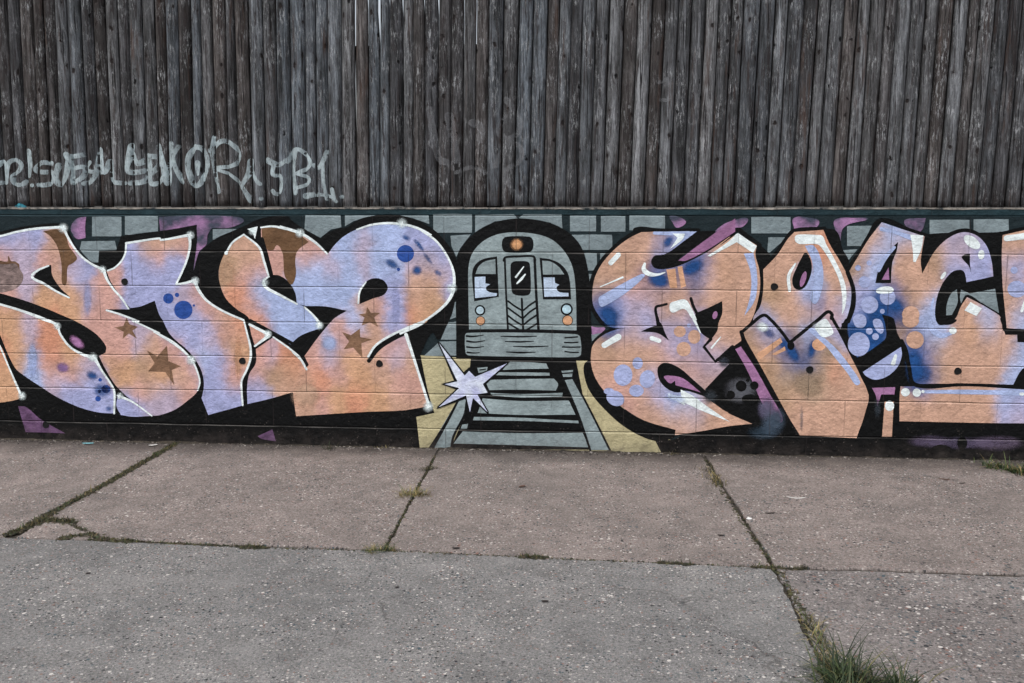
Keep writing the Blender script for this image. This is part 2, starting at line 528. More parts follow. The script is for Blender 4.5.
# --- black fields and outlines, left lettering ------------------------
BL = [poly(a0((-130, 190, 1), (0, 180), (100, 158), (200, 142), (300, 132), (385, 138, 1), (400, 190), (430, 255), (470, 312), (540, 360), (562, 355, 1), (565, 290, 1), (662, 288, 1), (690, 205, 1)) +
           b0((0, 190, 1), (160, 170), (322, 141, 1), (326, 220), (318, 300), (300, 420, 1), (310, 390), (330, 320), (375, 265), (440, 215), (520, 180), (600, 145), (660, 115), (760, 92), (850, 95)) +
           c0((60, 110), (130, 160), (232, 220, 1), (265, 190), (330, 163), (380, 155), (450, 110), (560, 86), (650, 84), (740, 100), (840, 140)) +
           d0((80, 93), (160, 140), (230, 215), (262, 270, 1), (262, 420), (245, 520), (215, 590), (180, 650)) + d1((150, 60), (95, 160, 1), (130, 330), (160, 432, 1), (76, 450, 1), (95, 620, 1)) + px((418, 466, 1), (-30, 466, 1)))]
paint('letter_shadow', BL, 3, BLACK, label='black outline and drop shadow of the left lettering')

# fills of the left lettering, each a letter stroke of its own
fl = field([
    # upper S
    (*a0((60, 230))[0], LAV), (*a0((200, 230))[0], LAV), (*a0((150, 300))[0], LAV2), (*a0((30, 300))[0], PINK), (*a0((20, 215))[0], LAV), (*a0((270, 330))[0], PINK), (*a0((310, 250))[0], PEACH),
    (*a0((330, 440))[0], PEACH), (*a0((480, 400))[0], LAV), (*a0((430, 380))[0], LAV2), (*a0((500, 560))[0], LAV2), (*a0((420, 600))[0], ORANGE), (*a0((580, 520))[0], PINK), (*a0((150, 520))[0], LAV2), (*a0((60, 520))[0], PINK), (*a0((250, 580))[0], ORANGE), (*a0((560, 640))[0], PINK),
    (*a0((400, 240))[0], PINK), (*a0((650, 590))[0], PINK),
    # lobe
    (*a1((600, 60))[0], PINK), (*a1((700, 120))[0], PINK), (*a1((800, 120))[0], LAV2), (*a1((650, 180))[0], PINK), (*a1((640, 260))[0], ORANGE), (*a1((720, 300))[0], ORANGE), (*a1((820, 280))[0], TAN), (*a1((800, 400))[0], PINK), (*a1((880, 470))[0], LAV2),
    (*b1((60, 180))[0], PEACH), (*b1((200, 170))[0], PINK), (*b1((300, 260))[0], PINK), (*b1((240, 340))[0], PEACH), (*b1((270, 420))[0], PINK), (*b1((120, 480))[0], LAV2), (*b1((60, 380))[0], PEACH), (*b1((120, 300))[0], ORANGE), (*b1((200, 450))[0], LAV2),
    # lower S and stubs
    (*a1((40, 30))[0], ORANGE), (*a1((100, 100))[0], ORANGE), (*a1((170, 60))[0], LAV2), (*a1((260, 100))[0], OR2), (*a1((180, 240))[0], PBLUE), (*a1((185, 320))[0], PBLUE), (*a1((100, 220))[0], ORANGE), (*a1((290, 200))[0], OR2), (*a1((300, 280))[0], PINK), (*a1((400, 300))[0], PINK),
    (*a1((420, 220))[0], ORANGE), (*a1((500, 260))[0], LAV2), (*a1((560, 330))[0], LAV), (*a1((400, 420))[0], LAV), (*a1((320, 380))[0], LAV2), (*a1((560, 470))[0], LAV), (*a1((480, 490))[0], LAV), (*a1((620, 480))[0], LAV), (*a1((300, 20))[0], OR2),
    (*a1((30, 300))[0], ORANGE), (*a1((60, 420))[0], ORANGE), (*a1((10, 200))[0], OR2), (*a1((-60, 300))[0], ORANGE), (*a1((720, 500))[0], LAV), (*a1((790, 520))[0], LAV),
    # second letter
    (*b0((60, 260))[0], PEACH), (*b0((200, 240))[0], PEACH), (*b0((250, 240))[0], PINK), (*b0((100, 330))[0], PINK), (*b0((200, 350))[0], LAV), (*b0((20, 340))[0], LAV), (*b0((60, 420))[0], LAV), (*b0((180, 440))[0], LAV), (*b0((130, 500))[0], LAV), (*b0((250, 520))[0], LAV2), (*b0((340, 560))[0], PINK),
    (*b0((420, 620))[0], PINK), (*b0((480, 660))[0], PEACH), (*b0((300, 640))[0], LAV), (*b0((180, 640))[0], LAV), (*a0((780, 300))[0], LAV), (*a0((860, 260))[0], PEACH), (*a0((650, 450))[0], PINK), (*a0((800, 480))[0], LAV), (*a0((750, 560))[0], LAV), (*a0((760, 400))[0], LAV),
    (*b1((220, 50))[0], LAV), (*b1((300, 130))[0], LAV), (*b1((400, 100))[0], LAV2), (*b1((380, 40))[0], LAV), (*b1((480, 40))[0], PINK), (*b1((540, 100))[0], PEACH), (*b1((560, 200))[0], ORANGE), (*b1((520, 280))[0], PINK), (*b1((440, 260))[0], LAV), (*b1((440, 400))[0], LAV), (*b1((560, 330))[0], PINK), (*b1((540, 440))[0], LAV), (*b1((380, 480))[0], LAV), (*b1((560, 40))[0], OR2), (*b1((350, 230))[0], PBLUE),
    # leaf
    (*b0((560, 260))[0], PEACH), (*b0((620, 330))[0], PEACH), (*b0((520, 400))[0], TAN), (*b0((640, 260))[0], PEACH), (*b0((600, 450))[0], PINK), (*b0((680, 400))[0], PINK), (*b0((560, 550))[0], OR2), (*b0((680, 480))[0], PBLUE), (*b0((700, 560))[0], PBLUE), (*b0((820, 600))[0], PBLUE), (*b0((640, 600))[0], PINK), (*b0((680, 660))[0], OR2), (*b0((760, 660))[0], PBLUE),
    (*b1((700, 20))[0], OR2), (*b1((800, 40))[0], PBLUE), (*b1((880, 60))[0], PBLUE), (*c1((60, 30))[0], PBLUE), (*c1((130, 50))[0], PBLUE), (*c0((60, 640))[0], PBLUE), (*b1((680, 70))[0], PINK)], 6.2, 4.5)
fr_ = field([
    (*b0((770, 330))[0], PINK), (*b0((770, 390))[0], PINK), (*b0((860, 230))[0], PEACH), (*c0((140, 320))[0], PINK), (*c0((110, 400))[0], PBLUE), (*c0((200, 400))[0], PBLUE), (*c0((210, 280))[0], PINK), (*c0((280, 380))[0], LAV2), (*c0((150, 520))[0], PBLUE), (*c0((260, 480))[0], PBLUE), (*c0((400, 400))[0], PBLUE), (*c0((340, 560))[0], PBLUE),
    (*c0((330, 300))[0], PBLUE), (*c0((420, 220))[0], PBLUE), (*c0((480, 250))[0], LAV2), (*c0((560, 180))[0], PBLUE), (*c0((680, 180))[0], PBLUE), (*c0((560, 320))[0], PBLUE), (*c0((460, 340))[0], LAV2), (*c0((650, 380))[0], PBLUE), (*c0((800, 230))[0], LAV), (*c0((880, 280))[0], LAV), (*c0((760, 330))[0], LAV2), (*c0((660, 480))[0], LAV), (*c0((650, 560))[0], LAV),
    (*c0((660, 640))[0], LAV), (*c0((560, 620))[0], PINK), (*c0((500, 640))[0], PEACH), (*c0((760, 470))[0], PEACH), (*c0((850, 420))[0], PEACH), (*c0((780, 560))[0], PEACH), (*c0((860, 560))[0], ORANGE), (*c0((760, 640))[0], OR2), (*c0((900, 480))[0], ORANGE), (*c0((840, 340))[0], TAN), (*d0((130, 300))[0], LAV), (*d0((180, 280))[0], LAV), (*d0((200, 360))[0], LAV2), (*d0((140, 400))[0], PEACH), (*d0((180, 470))[0], TAN), (*d0((100, 540))[0], ORANGE), (*d0((60, 440))[0], PEACH), (*d0((230, 400))[0], LAV), (*d0((60, 180))[0], LAV), (*d0((120, 200))[0], LAV),
    (*c1((350, 40))[0], PINK), (*c1((430, 20))[0], PBLUE), (*c1((640, 20))[0], LAV), (*c1((560, 60))[0], PEACH), (*c1((280, 130))[0], PBLUE), (*c1((340, 110))[0], PINK), (*c1((210, 150))[0], PINK), (*c1((430, 120))[0], PINK), (*c1((300, 220))[0], LAV2), (*c1((200, 230))[0], PINK), (*c1((400, 240))[0], ORANGE), (*c1((500, 160))[0], PEACH), (*c1((640, 160))[0], PINK), (*c1((670, 220))[0], LAV2), (*c1((740, 260))[0], PEACH),
    (*c1((600, 300))[0], PEACH), (*c1((700, 350))[0], PINK), (*c1((790, 400))[0], PINK), (*c1((800, 470))[0], PEACH), (*c1((680, 470))[0], PEACH), (*c1((560, 460))[0], ORANGE), (*c1((440, 440))[0], OR2), (*c1((450, 360))[0], ORANGE), (*c1((330, 440))[0], ORANGE), (*c1((230, 360))[0], OR2), (*c1((150, 350))[0], PEACH), (*c1((150, 450))[0], PEACH), (*c1((120, 520))[0], PEACH), (*c1((240, 470))[0], PINK), (*c1((330, 300))[0], PINK), (*c1((60, 280))[0], OR2), (*c1((20, 340))[0], PEACH), (*c1((200, 310))[0], OR2), (*c1((560, 510))[0], ORANGE),
    (*b1((680, 230))[0], PINK), (*b1((650, 330))[0], PINK), (*b1((660, 400))[0], LAV), (*b1((700, 430))[0], LAV), (*b1((760, 320))[0], TAN), (*b1((840, 300))[0], TAN), (*b1((740, 170))[0], LAV2), (*b1((820, 200))[0], OR2), (*b1((800, 390))[0], PEACH), (*b1((880, 450))[0], PEACH), (*b1((700, 150))[0], OR2), (*b1((640, 430))[0], LAV)], 6.2, 4.5)

R1 = poly(a0((-120, 212, 1), (0, 200), (100, 178), (200, 160), (300, 152), (372, 148, 1), (385, 190), (420, 255), (465, 312), (525, 362), (592, 392, 1), (605, 430), (640, 495), (690, 555), (742, 622, 1), (605, 622, 1), (700, 652)) +
          a1((750, 0), (825, 30), (911, 75)) + b1((80, 60), (180, 118), (250, 172), (305, 235), (335, 300), (345, 355), (325, 410), (270, 460), (200, 510), (120, 540), (98, 544, 1)) +
          a1((865, 545, 1), (720, 432, 1), (655, 365), (600, 275), (565, 205, 1), (603, 185, 1), (605, 150), (560, 90), (500, 45), (430, 5)) + a0((400, 675), (200, 592), (0, 530), (-120, 505, 1)))
R2 = poly(a0((-120, 560, 1), (0, 590), (140, 632), (262, 683)) + a1((322, 22), (350, 92), (405, 155), (480, 198), (545, 212, 1), (580, 280), (640, 370), (655, 405, 1), (652, 532, 1), (560, 525), (450, 495), (330, 440), (220, 370), (130, 310), (90, 275), (50, 200), (0, 80), (-60, -40, 1)))
R3 = poly(a1((-120, 60, 1), (0, 140), (60, 280), (128, 432, 1), (100, 452), (0, 470), (-120, 480, 1)))
R4 = poly(a1((672, 425, 1), (760, 460), (868, 545, 1), (760, 550), (690, 540, 1), (665, 490)))
R5 = poly(a0((715, 243, 1), (911, 213)) + b0((120, 225), (282, 196, 1), (287, 250), (272, 330), (242, 410), (205, 482, 1), (312, 453, 1), (330, 500), (380, 570), (470, 625), (585, 683, 1)) +
          b1((597, 20), (612, 80), (633, 160), (633, 220), (612, 280), (585, 345), (582, 400), (587, 485, 1), (500, 510), (390, 540, 1), (352, 445, 1), (365, 375), (355, 300), (320, 230), (270, 170), (200, 110), (165, 70), (130, 0)) +
          b0((112, 655), (85, 573, 1)) + a0((882, 573, 1), (800, 606), (742, 615, 1), (690, 550), (635, 470), (608, 405, 1), (660, 380), (698, 330), (715, 285)))
R6 = poly(b1((622, 22, 1), (742, 82, 1), (650, 152, 1)))
R7 = poly(b0((592, 193, 1), (680, 266), (710, 350), (738, 430, 1), (705, 460), (716, 495), (800, 540), (895, 592)) + c0((95, 590), (145, 612), (210, 683)) + c1((228, 25), (236, 44, 1), (120, 88), (60, 138, 1), (0, 92)) +
          b1((850, 124), (740, 62), (628, 2, 1)) + b0((610, 660), (550, 620), (490, 560), (457, 480), (450, 400), (480, 310), (530, 240)))
R8 = poly(c0((275, 305, 1), (310, 258), (360, 210), (430, 170), (520, 138), (620, 128), (720, 138), (800, 163), (860, 198)) + d0((100, 140), (170, 190), (220, 260), (250, 340), (250, 420), (218, 480), (150, 540), (70, 592), (0, 628)) +
          c1((840, 5), (700, 52), (600, 102), (540, 147), (500, 210, 1), (512, 235, 1), (560, 175), (650, 118), (718, 82, 1), (770, 240), (850, 490, 1), (700, 514), (500, 522), (92, 547, 1), (75, 412, 1)) +
          b1((865, 412, 1), (740, 448), (612, 478, 1), (602, 380), (612, 300), (642, 240), (648, 180), (658, 160, 1), (755, 93, 1), (850, 152)) + c1((0, 118), (80, 178), (150, 272, 1), (165, 255, 1), (140, 205, 1), (220, 95), (300, 0)) +
          c0((330, 660), (382, 630, 1), (260, 606), (150, 603, 1), (97, 592, 1)) + b0((885, 530), (850, 470), (800, 432), (752, 425, 1), (722, 320), (692, 215), (690, 153, 1), (760, 148), (840, 163)) + c0((0, 148), (120, 188), (200, 240)))
LET = []
for P_, F_, lb in ((R1, fl, 'lavender and peach curved letter at the left end of the mural'), (R2, fl, None), (R3, fl, None), (R4, fl, None), (R5, fl, 'lavender letter with two blue spots'), (R6, fl, None), (R7, fl, 'leaf shaped peach and blue letter stroke'), (R8, fr_, 'largest round topped lavender letter left of the train')):
    LET.append(paint('letter', [P_], 4, F_, grid=2.4, label=lb))

# inner black shapes
IN = [poly(a0((293, 368, 1), (300, 430), (345, 500), (400, 552, 1), (300, 512), (230, 468), (192, 437, 1), (225, 398))),
      poly(c0((492, 465), (540, 445), (590, 458), (614, 500), (590, 540), (530, 560), (455, 592, 1), (458, 530))),
      stroke(c1((507, 232), (560, 165), (650, 105), (770, 55)), [4, 3.5, 3]), stroke(b0((695, 222), (722, 320), (748, 425)), 4), stroke(b1((600, -10), (625, 80), (650, 160)), 3.2), stroke(b1((630, 2), (740, 62), (850, 122), (880, 140)), 3),
      stroke(b1((648, 160), (648, 240), (612, 300), (598, 380), (600, 480)), 4.5), stroke(b1((640, 165), (750, 90)), 4)]
paint('letter_counter', IN, 5, BLACK)
spray('purple_shard', [(*a1((440, 125))[0], 10, 5, .7, K(170, 120, 165), 1), (*a1((445, 128))[0], 6, 3, .7, K(180, 130, 175), .8)], 5, label='purple spray showing between the black shadows')

paint('purple_shard', [poly(a1((105, 490, 1), (150, 495), (235, 565), (375, 645, 1), (260, 640), (148, 638, 1))), poly(b1((672, 660, 1), (755, 622, 1), (775, 690, 1), (690, 675)))], 5, lambda P: np.c_[np.array(K(104, 76, 108))[None, :3] * (1 + .6 * nz(P, .12, 6.))[:, None], np.ones(len(P))], grid=3)
# brown drips, stencil stars, blue spots
paint('brown_drip', [poly(a0((248, 178, 1), (330, 168), (372, 195), (395, 262), (440, 330), (420, 357), (388, 378), (382, 465), (370, 487), (354, 470), (352, 370), (330, 270), (290, 208))),
                     poly(b0((694, 160, 1), (760, 155), (840, 170)) + c0((0, 157), (100, 190), (165, 238, 1), (100, 290), (88, 350), (92, 420), (70, 480), (40, 455), (25, 420), (20, 330)) + b0((812, 300), (785, 257), (760, 285, 1), (730, 285), (700, 240)))],
      4.8, lambda P: np.c_[np.array(BROWN)[None, :3] * (1 + .25 * nz(P, .1, 2.))[:, None], np.ones(len(P))], grid=3, label='brown drip shape on the left letters')
def star(pts): return poly([p + (1,) for p in pts])
for S_ in (a1((722, -14), (740, 24), (787, 38), (756, 60), (782, 106), (735, 76), (700, 106), (706, 66), (655, 42), (704, 33)),
           b1((155, 145), (163, 233), (235, 263), (182, 283), (196, 370), (145, 295), (48, 292), (85, 245), (40, 172), (100, 207)),
           c0((497, 608), (518, 642), (572, 642), (535, 668), (560, 722), (512, 695), (465, 715), (482, 668), (450, 650), (490, 645)),
           c1((456, 48), (457, 96), (526, 110), (464, 132), (470, 216), (418, 156), (364, 166), (394, 122), (354, 68), (405, 86))):
    paint('stencil_star', [star(S_)], 5, lambda P: np.c_[np.array(K(130, 100, 78))[None, :3] * (1 + .45 * nz(P, .15, 6.))[:, None], np.ones(len(P))], grid=2.5)
BLUE = K(46, 82, 160)
paint('blue_spot', [disc(b0((163, 560))[0], 5.2), disc(b0((248, 625))[0], 9.2), disc(b0((212, 540))[0], 2.2), disc(b0((308, 600))[0], 1.2), disc(c0((715, 305))[0], 8.6), disc(c0((675, 395))[0], 1.7),
                    disc(a1((605, 392))[0], 4.6, 4), disc(a1((560, 447))[0], 2.8), disc(a1((568, 405))[0], 1.8), disc(a1((572, 340))[0], 1.8)], 5, BLUE, label='dark blue spot dabbed on the left letters')
spray('blue_mist', [(*c0((780, 400))[0], 6, 6, 0, DEEP, .9), (*c0((720, 215))[0], 6, 3, .5, DEEP, .8), (*c0((790, 255))[0], 10, 2.6, .9, DEEP, .8), (*c0((840, 330))[0], 9, 2.4, .9, DEEP, .6), (*c0((640, 365))[0], 10, 4.5, .5, DEEP, .75), (*c0((900, 415))[0], 5, 3, .6, DEEP, .6),
                    (*a1((525, 315))[0], 7, 5, .4, DEEP, .8), (*a1((585, 400))[0], 11, 9, 0, DEEP, .6), (*a1((360, 270))[0], 8, 6, .2, K(140, 110, 170), .7), (*a1((620, 505))[0], 4, 3, 0, DEEP, .6), (*c1((280, 130))[0], 9, 9, 0, PBLUE, .9), (*c1((150, 430))[0], 17, 17, 0, K(214, 176, 150), .75), (*b0((500, 420))[0], 10, 14, 0, K(210, 172, 142), .6), (*a1((185, 225))[0], 6, 20, 0, PBLUE, .7), (*c0((660, 600))[0], 5, 24, 0, LAV, .6), (*a0((500, 560))[0], 5, 22, 0, LAV, .6), (*b1((560, 220))[0], 5, 30, 0, ORANGE, .5)], 5)
# patch where the paint has been brushed off
paint('bare_patch', [poly(a0((-60, 350), (0, 348), (50, 352), (92, 350), (112, 388), (134, 430), (126, 470), (95, 502), (60, 516), (0, 527), (-60, 515)))], 5, lambda P: np.c_[np.array(K(134, 116, 112))[None, :3] * (1 + .45 * nz(P * [1, 1], .16, 2.) + .5 * nz(P, .4, 5.))[:, None], np.ones(len(P))], grid=1.6, label='rough grey bare patch rubbed through the orange paint')
paint('brown_rim', [poly(a0((-60, 340), (0, 345), (44, 350), (50, 318), (63, 345), (108, 362), (114, 395, 1), (90, 362), (40, 366), (0, 364), (-60, 366)))], 5.4, K(112, 84, 64))

# white edge lines of the left lettering
wst = lambda p, wd: stroke(p, wd, wscale=0.80)
WH = [wst(a0((-120, 218), (0, 206), (100, 181), (200, 164), (300, 157), (365, 155)), [2.6, 2.6, 3, 3.6]), wst(a0((365, 160), (385, 205), (425, 272), (470, 325), (530, 368), (592, 396)), [3.4, 2.6, 2.6, 3.4]),
      wst(a0((592, 398), (610, 450), (650, 510), (695, 560), (733, 618)), [4, 2.6, 2.6, 2]), wst(a0((278, 374), (215, 402), (185, 438), (250, 475), (320, 518), (396, 556)), [2, 3, 3.2, 2.6, 2]),
      wst(a0((-120, 565), (0, 593), (130, 632), (262, 682)) + a1((325, 28), (345, 80), (400, 152), (475, 196), (535, 214)), [2.6, 2.6, 3, 4, 2.6, 2.6, 4]), wst(a1((540, 215), (580, 285), (640, 375), (653, 410), (652, 532)), [4.4, 2.4, 2.4, 2.6, 2.2]),
      wst(a1((0, 145), (60, 285), (122, 428)), [1.8, 2, 3]), wst(a1((680, 432), (760, 468), (866, 545)), [3.4, 2, 1.8]),
      wst(a0((608, 627), (690, 652), (790, 690)), [2.4, 2.4]), wst(a1((755, 3), (825, 35), (911, 77)) + b1((80, 64), (180, 122), (245, 172), (298, 230), (330, 300), (342, 355), (330, 400)), [2, 2.2, 2.6, 3.8, 2.6, 2.2, 1.6]),
      wst(a0((720, 246), (911, 218)) + b0((120, 228), (280, 200)), [3, 2.6, 2.6, 3.6]), wst(b0((283, 200), (286, 260), (270, 335), (240, 410), (208, 478)), [3.8, 2.8, 2.6, 2.4]), wst(a0((720, 250), (716, 300), (695, 345), (655, 385), (615, 402)), [2.4, 2.2]), wst(b0((208, 480), (260, 472), (310, 458)), [2, 3.6]),
      wst(b0((312, 458), (335, 512), (385, 575), (480, 635), (590, 683)), [4.4, 3, 2.6, 2.4]), wst(b1((592, 0), (612, 80), (630, 155), (630, 220), (608, 285), (580, 345), (580, 400), (586, 484)), [2, 2.4, 3, 2.6, 2.4, 2.2]),
      wst(b1((625, 25), (735, 82)), [3, 4]), wst(b1((738, 86), (655, 148)), [4.5, 2.4]),
      wst(b0((492, 300), (530, 240), (592, 197)), [2.6, 2.2]), wst(b0((592, 196), (680, 270), (708, 350), (732, 428)), [2, 2.6, 3, 2.4]), wst(b0((735, 435), (706, 460), (716, 495), (800, 542), (895, 592)), [2, 4, 3.4, 2.6, 2.2]), disc(b0((492, 302))[0], 1.8),
      poly(b0((612, 165, 1), (672, 150, 1), (656, 222, 1), (640, 185))), wst(b0((690, 156), (760, 150), (840, 165)) + c0((0, 152), (115, 188), (200, 240), (270, 306)), [2, 3, 3.6, 3.4, 2]),
      wst(c0((140, 610), (190, 655), (225, 700)) + c1((232, 30),), [2.2, 2.4, 3.6]), wst(b1((760, 97), (850, 160), (911, 212)) + c1((75, 180), (120, 225), (152, 280)), [2, 2.4, 2.8, 2.6]),
      wst(c0((438, 168), (520, 142), (620, 132), (720, 142), (800, 167), (862, 202)) + d0((100, 140), (170, 192), (222, 265), (250, 340), (248, 420), (218, 478), (150, 538), (70, 588), (0, 622)) + c1((820, 12), (700, 55), (600, 105), (540, 150), (503, 208)), [2, 3, 3, 2.6, 2.6, 4.2, 2.8, 2.8, 2.6, 3, 2.8]),
      wst(c1((718, 82), (770, 240), (850, 490)), [4.4, 3, 3.4]), wst(c0((490, 467), (455, 520), (446, 588)), [1.6, 2.6, 2])]
paint('edge_line', WH, 6, WHITE, label='white edge line of the left lettering')
GL = K(236, 250, 250)
spray('sparkle', [(*q, r * .85, r * .85, 0, GL, st * .72) for q, r, st in ((a0((362, 160))[0], 7, .95), (a0((585, 395))[0], 5.5, .8), (a1((328, 35))[0], 5.5, .85), (a1((530, 212))[0], 6.5, .95), (a1((128, 432))[0], 6, .9), (a1((685, 432))[0], 5, .8), (b0((288, 200))[0], 6, .85), (b0((315, 460))[0], 6, .9), (b1((292, 228))[0], 7, .9),
                  (b1((728, 80))[0], 6, .9), (c0((115, 188))[0], 6.5, .85), (c1((225, 30))[0], 6, .9), (c0((695, 135))[0], 7.5, .95), (d0((240, 410))[0], 7.5, .95), (c1((845, 492))[0], 7.5, .95), (b0((712, 470))[0], 6, .7), (b0((640, 180))[0], 5, .6))], 7)

paint('sparkle_core', [poly([q + (1,) for q in px(*[(x_ + rr2 * math.cos(k * math.pi / 4 + .3), y_ + rr2 * math.sin(k * math.pi / 4 + .3)) for k in range(8) for rr2 in (3.4 if k % 2 == 0 else 1.3,)])]) for x_, y_ in (a0((362, 160))[0], a0((587, 396))[0], a1((328, 35))[0], a1((530, 212))[0], a1((128, 430))[0], a1((682, 432))[0], b0((286, 200))[0], b0((315, 460))[0], b1((300, 228))[0], b1((728, 80))[0], c0((115, 188))[0], c1((222, 28))[0], c0((695, 137))[0], d0((246, 412))[0], c1((845, 490))[0])], 7.4, WHITE)

# --- the painted train, its track and the starburst ------------------
tunnel = poly(d1((262, 172, 1)) + d0((262, 640, 1), (260, 420), (262, 290), (290, 215), (340, 160), (400, 120), (470, 96), (550, 86), (640, 93), (720, 115), (790, 155), (840, 212), (866, 280), (884, 400), (890, 600)) + d1((890, 30), (886, 188, 1), (262, 178, 1)))
paint('tunnel_mouth', [tunnel, poly(d1((330, 180, 1), (818, 180, 1), (900, 602, 1), (236, 600, 1), (300, 430)))], 5, BLACK, label='black tunnel arch painted behind the train')
TG = lambda P: np.c_[np.array(K(146, 160, 162))[None, :3] * (1 + .20 * nz(P, .05, 3.3) + .12 * nz(P, .3, 3.3))[:, None], np.ones(len(P))]
train = paint('painted_train', [poly(d0((322, 606, 1), (318, 400), (321, 300), (342, 240), (390, 190), (455, 160), (540, 150), (640, 160), (708, 185), (760, 232), (795, 290), (811, 350), (819, 450), (822, 610, 1)))], 6, TG, grid=4,
              label='grey cartoon subway train front with half closed eyes for windows')
paint('train_bumper', [poly(d1((312, 60), (560, 58), (820, 66), (838, 78), (842, 160), (822, 172), (560, 170), (320, 164), (306, 152), (303, 72)))], 6, TG, train, 4)
BLK = K(12, 13, 15)
lines = [stroke(d1((310, 74), (340, 76), (388, 70)), [2, 1.6, .8]), stroke(d1((312, 98), (350, 102), (395, 96)), [1.8, 1.5, .8]), stroke(d1((312, 125), (350, 128), (390, 123)), [1.8, .8]), stroke(d1((314, 150), (345, 153), (370, 151)), [1.8, .8]),
         stroke(d1((470, 75), (560, 77), (635, 75)), [.9, 1.7, .9]), stroke(d1((490, 99), (560, 101), (622, 98)), [.9, 1.7, .8]), stroke(d1((528, 122), (600, 124), (690, 121)), [.8, 1.7, .8]), stroke(d1((496, 148), (560, 151), (630, 149)), [.9, 1.9, .8]),
         stroke(d1((768, 82), (800, 80), (826, 78)), 1.4), stroke(d1((766, 104), (800, 105), (828, 103)), 1.4), stroke(d1((756, 125), (800, 126), (838, 125)), 1.4), stroke(d1((768, 146), (800, 150), (830, 150)), 1.4)]
paint('bumper_line', lines, 7, BLK, train)
door = [stroke(d0((488, 275), (494, 430), (503, 606)), 2), stroke(d0((483, 282), (490, 267), (555, 262), (620, 262), (630, 278)), 2.2), stroke(d0((627, 272), (634, 430), (645, 606)), 2.6),
        stroke(d0((567, 460), (570, 530), (574, 606)), 2.2)]
for yl, yr in ((470, 512), (502, 547), (538, 580)):
    door += [stroke(d0((503, yl), (535, yl + 24), (565, yr)), 1.8), stroke(d0((636, yl - 2), (605, yl + 18), (576, yr)), 1.8)]
door += [stroke(d0((508, 575), (555, 604)), 1.8), stroke(d0((638, 575), (590, 604)), 1.8), stroke(d0((322, 607), (560, 606), (822, 612)), 2.4)]
paint('train_door', door, 7, BLK, train)
paint('door_window', [poly(d0((515, 305), (525, 288), (560, 284), (597, 288), (605, 305), (609, 420), (600, 440), (565, 445), (530, 438), (520, 420)))], 7.2, BLK, train)
paint('window_glint', [stroke(d0((576, 310), (540, 358)), [1, 2.2]), stroke(d0((583, 346), (563, 370), (545, 388)), [1.4, 2.6, 1.6])], 8, WHITE, train)
def rr(x0, y0, x1, y1, r):
    return d0((x0 + r, y0), (x1 - r, y0), (x1, y0 + r), (x1, y1 - r), (x1 - r, y1), (x0 + r, y1), (x0, y1 - r), (x0, y0 + r))
paint('sign_box', [poly(rr(477, 171, 619, 242, 16))], 7.2, BLK, train)
spray('sign_lamp', [(*d0((543, 207))[0], 7.2, 6.6, 0, K(226, 170, 122), 1)], 8, train)
paint('sign_lamp', [disc(d0((545, 207))[0], 4.6)], 7.8, K(226, 172, 128), train)
for win, lid, eye in (((d0((336, 352), (345, 310), (380, 278), (452, 262, 1), (460, 450, 1), (346, 471, 1))), d0((352, 344, 1), (366, 310), (395, 286), (444, 275, 1), (446, 344, 1)),
                       d0((348, 358, 1), (398, 356, 1), (398, 388, 1), (420, 392, 1), (400, 408), (412, 426), (452, 434, 1), (450, 446, 1), (350, 456, 1))),
                      ((d0((650, 269, 1), (700, 276), (750, 300), (785, 350), (797, 462, 1), (666, 462, 1))), d0((662, 282, 1), (700, 286), (738, 310), (765, 346, 1), (666, 347, 1)),
                       d0((668, 360, 1), (720, 360, 1), (722, 386, 1), (742, 394, 1), (728, 408), (742, 428), (784, 432, 1), (785, 448, 1), (672, 450, 1)))):
    w_ = paint('train_window', [poly(win)], 7.2, BLK, train)
    paint('eyelid', [poly(lid)], 7.8, TG, train, 4)
    paint('eye_white', [poly(eye)], 7.8, K(196, 214, 236), train)
for (cx, cy, r1, r2, c) in ((373, 513, 25, 17.5, K(190, 214, 224)), (776, 508, 28.5, 20.5, K(190, 220, 232)), (375, 562, 22, 19, K(216, 164, 126)), (780, 560, 25, 22, K(216, 164, 126))):
    paint('headlight', [disc(d0((cx, cy))[0], r1 / 4.6545)], 7.2, BLK, train)
    paint('headlight', [disc(d0((cx, cy))[0], r2 / 4.6545)], 7.8, c, train)
track = paint('painted_track', [poly(d1((268, 372, 1), (306, 362, 1), (303, 440), (255, 530), (240, 604, 1), (132, 604, 1), (190, 505))), poly(d1((764, 280, 1), (804, 274, 1), (975, 604, 1), (890, 604, 1), (830, 440)))], 6, TG, grid=4, label='grey painted railway track running towards the viewer')
ties = [d1((510, 193, 1), (600, 196), (681, 202, 1), (692, 226, 1), (560, 228), (478, 232, 1)), d1((450, 242, 1), (560, 243), (696, 245, 1), (697, 258, 1), (560, 258), (436, 256, 1)), d1((415, 278, 1), (560, 274), (716, 272, 1), (736, 298), (725, 328, 1), (560, 324), (385, 326, 1)),
        d1((415, 338, 1), (560, 344), (758, 338, 1), (755, 356, 1), (560, 360), (430, 350, 1)), d1((385, 364, 1), (560, 376), (786, 374, 1), (817, 440, 1), (560, 441), (362, 432, 1)), d1((345, 450, 1), (560, 454), (700, 462), (830, 468, 1), (832, 480, 1), (600, 470), (340, 466, 1)), d1((292, 518, 1), (560, 526), (850, 524, 1), (880, 592, 1), (560, 582), (250, 574, 1)),
        d1((290, 486, 1), (318, 482, 1), (312, 505, 1), (282, 508, 1)), d1((360, 222, 1), (408, 218, 1), (405, 240, 1), (366, 246, 1)), d1((752, 236, 1), (806, 232, 1), (800, 264, 1), (760, 264, 1))]
for t_ in ties: paint('track_tie', [poly(t_)], 6, TG, track, 4)
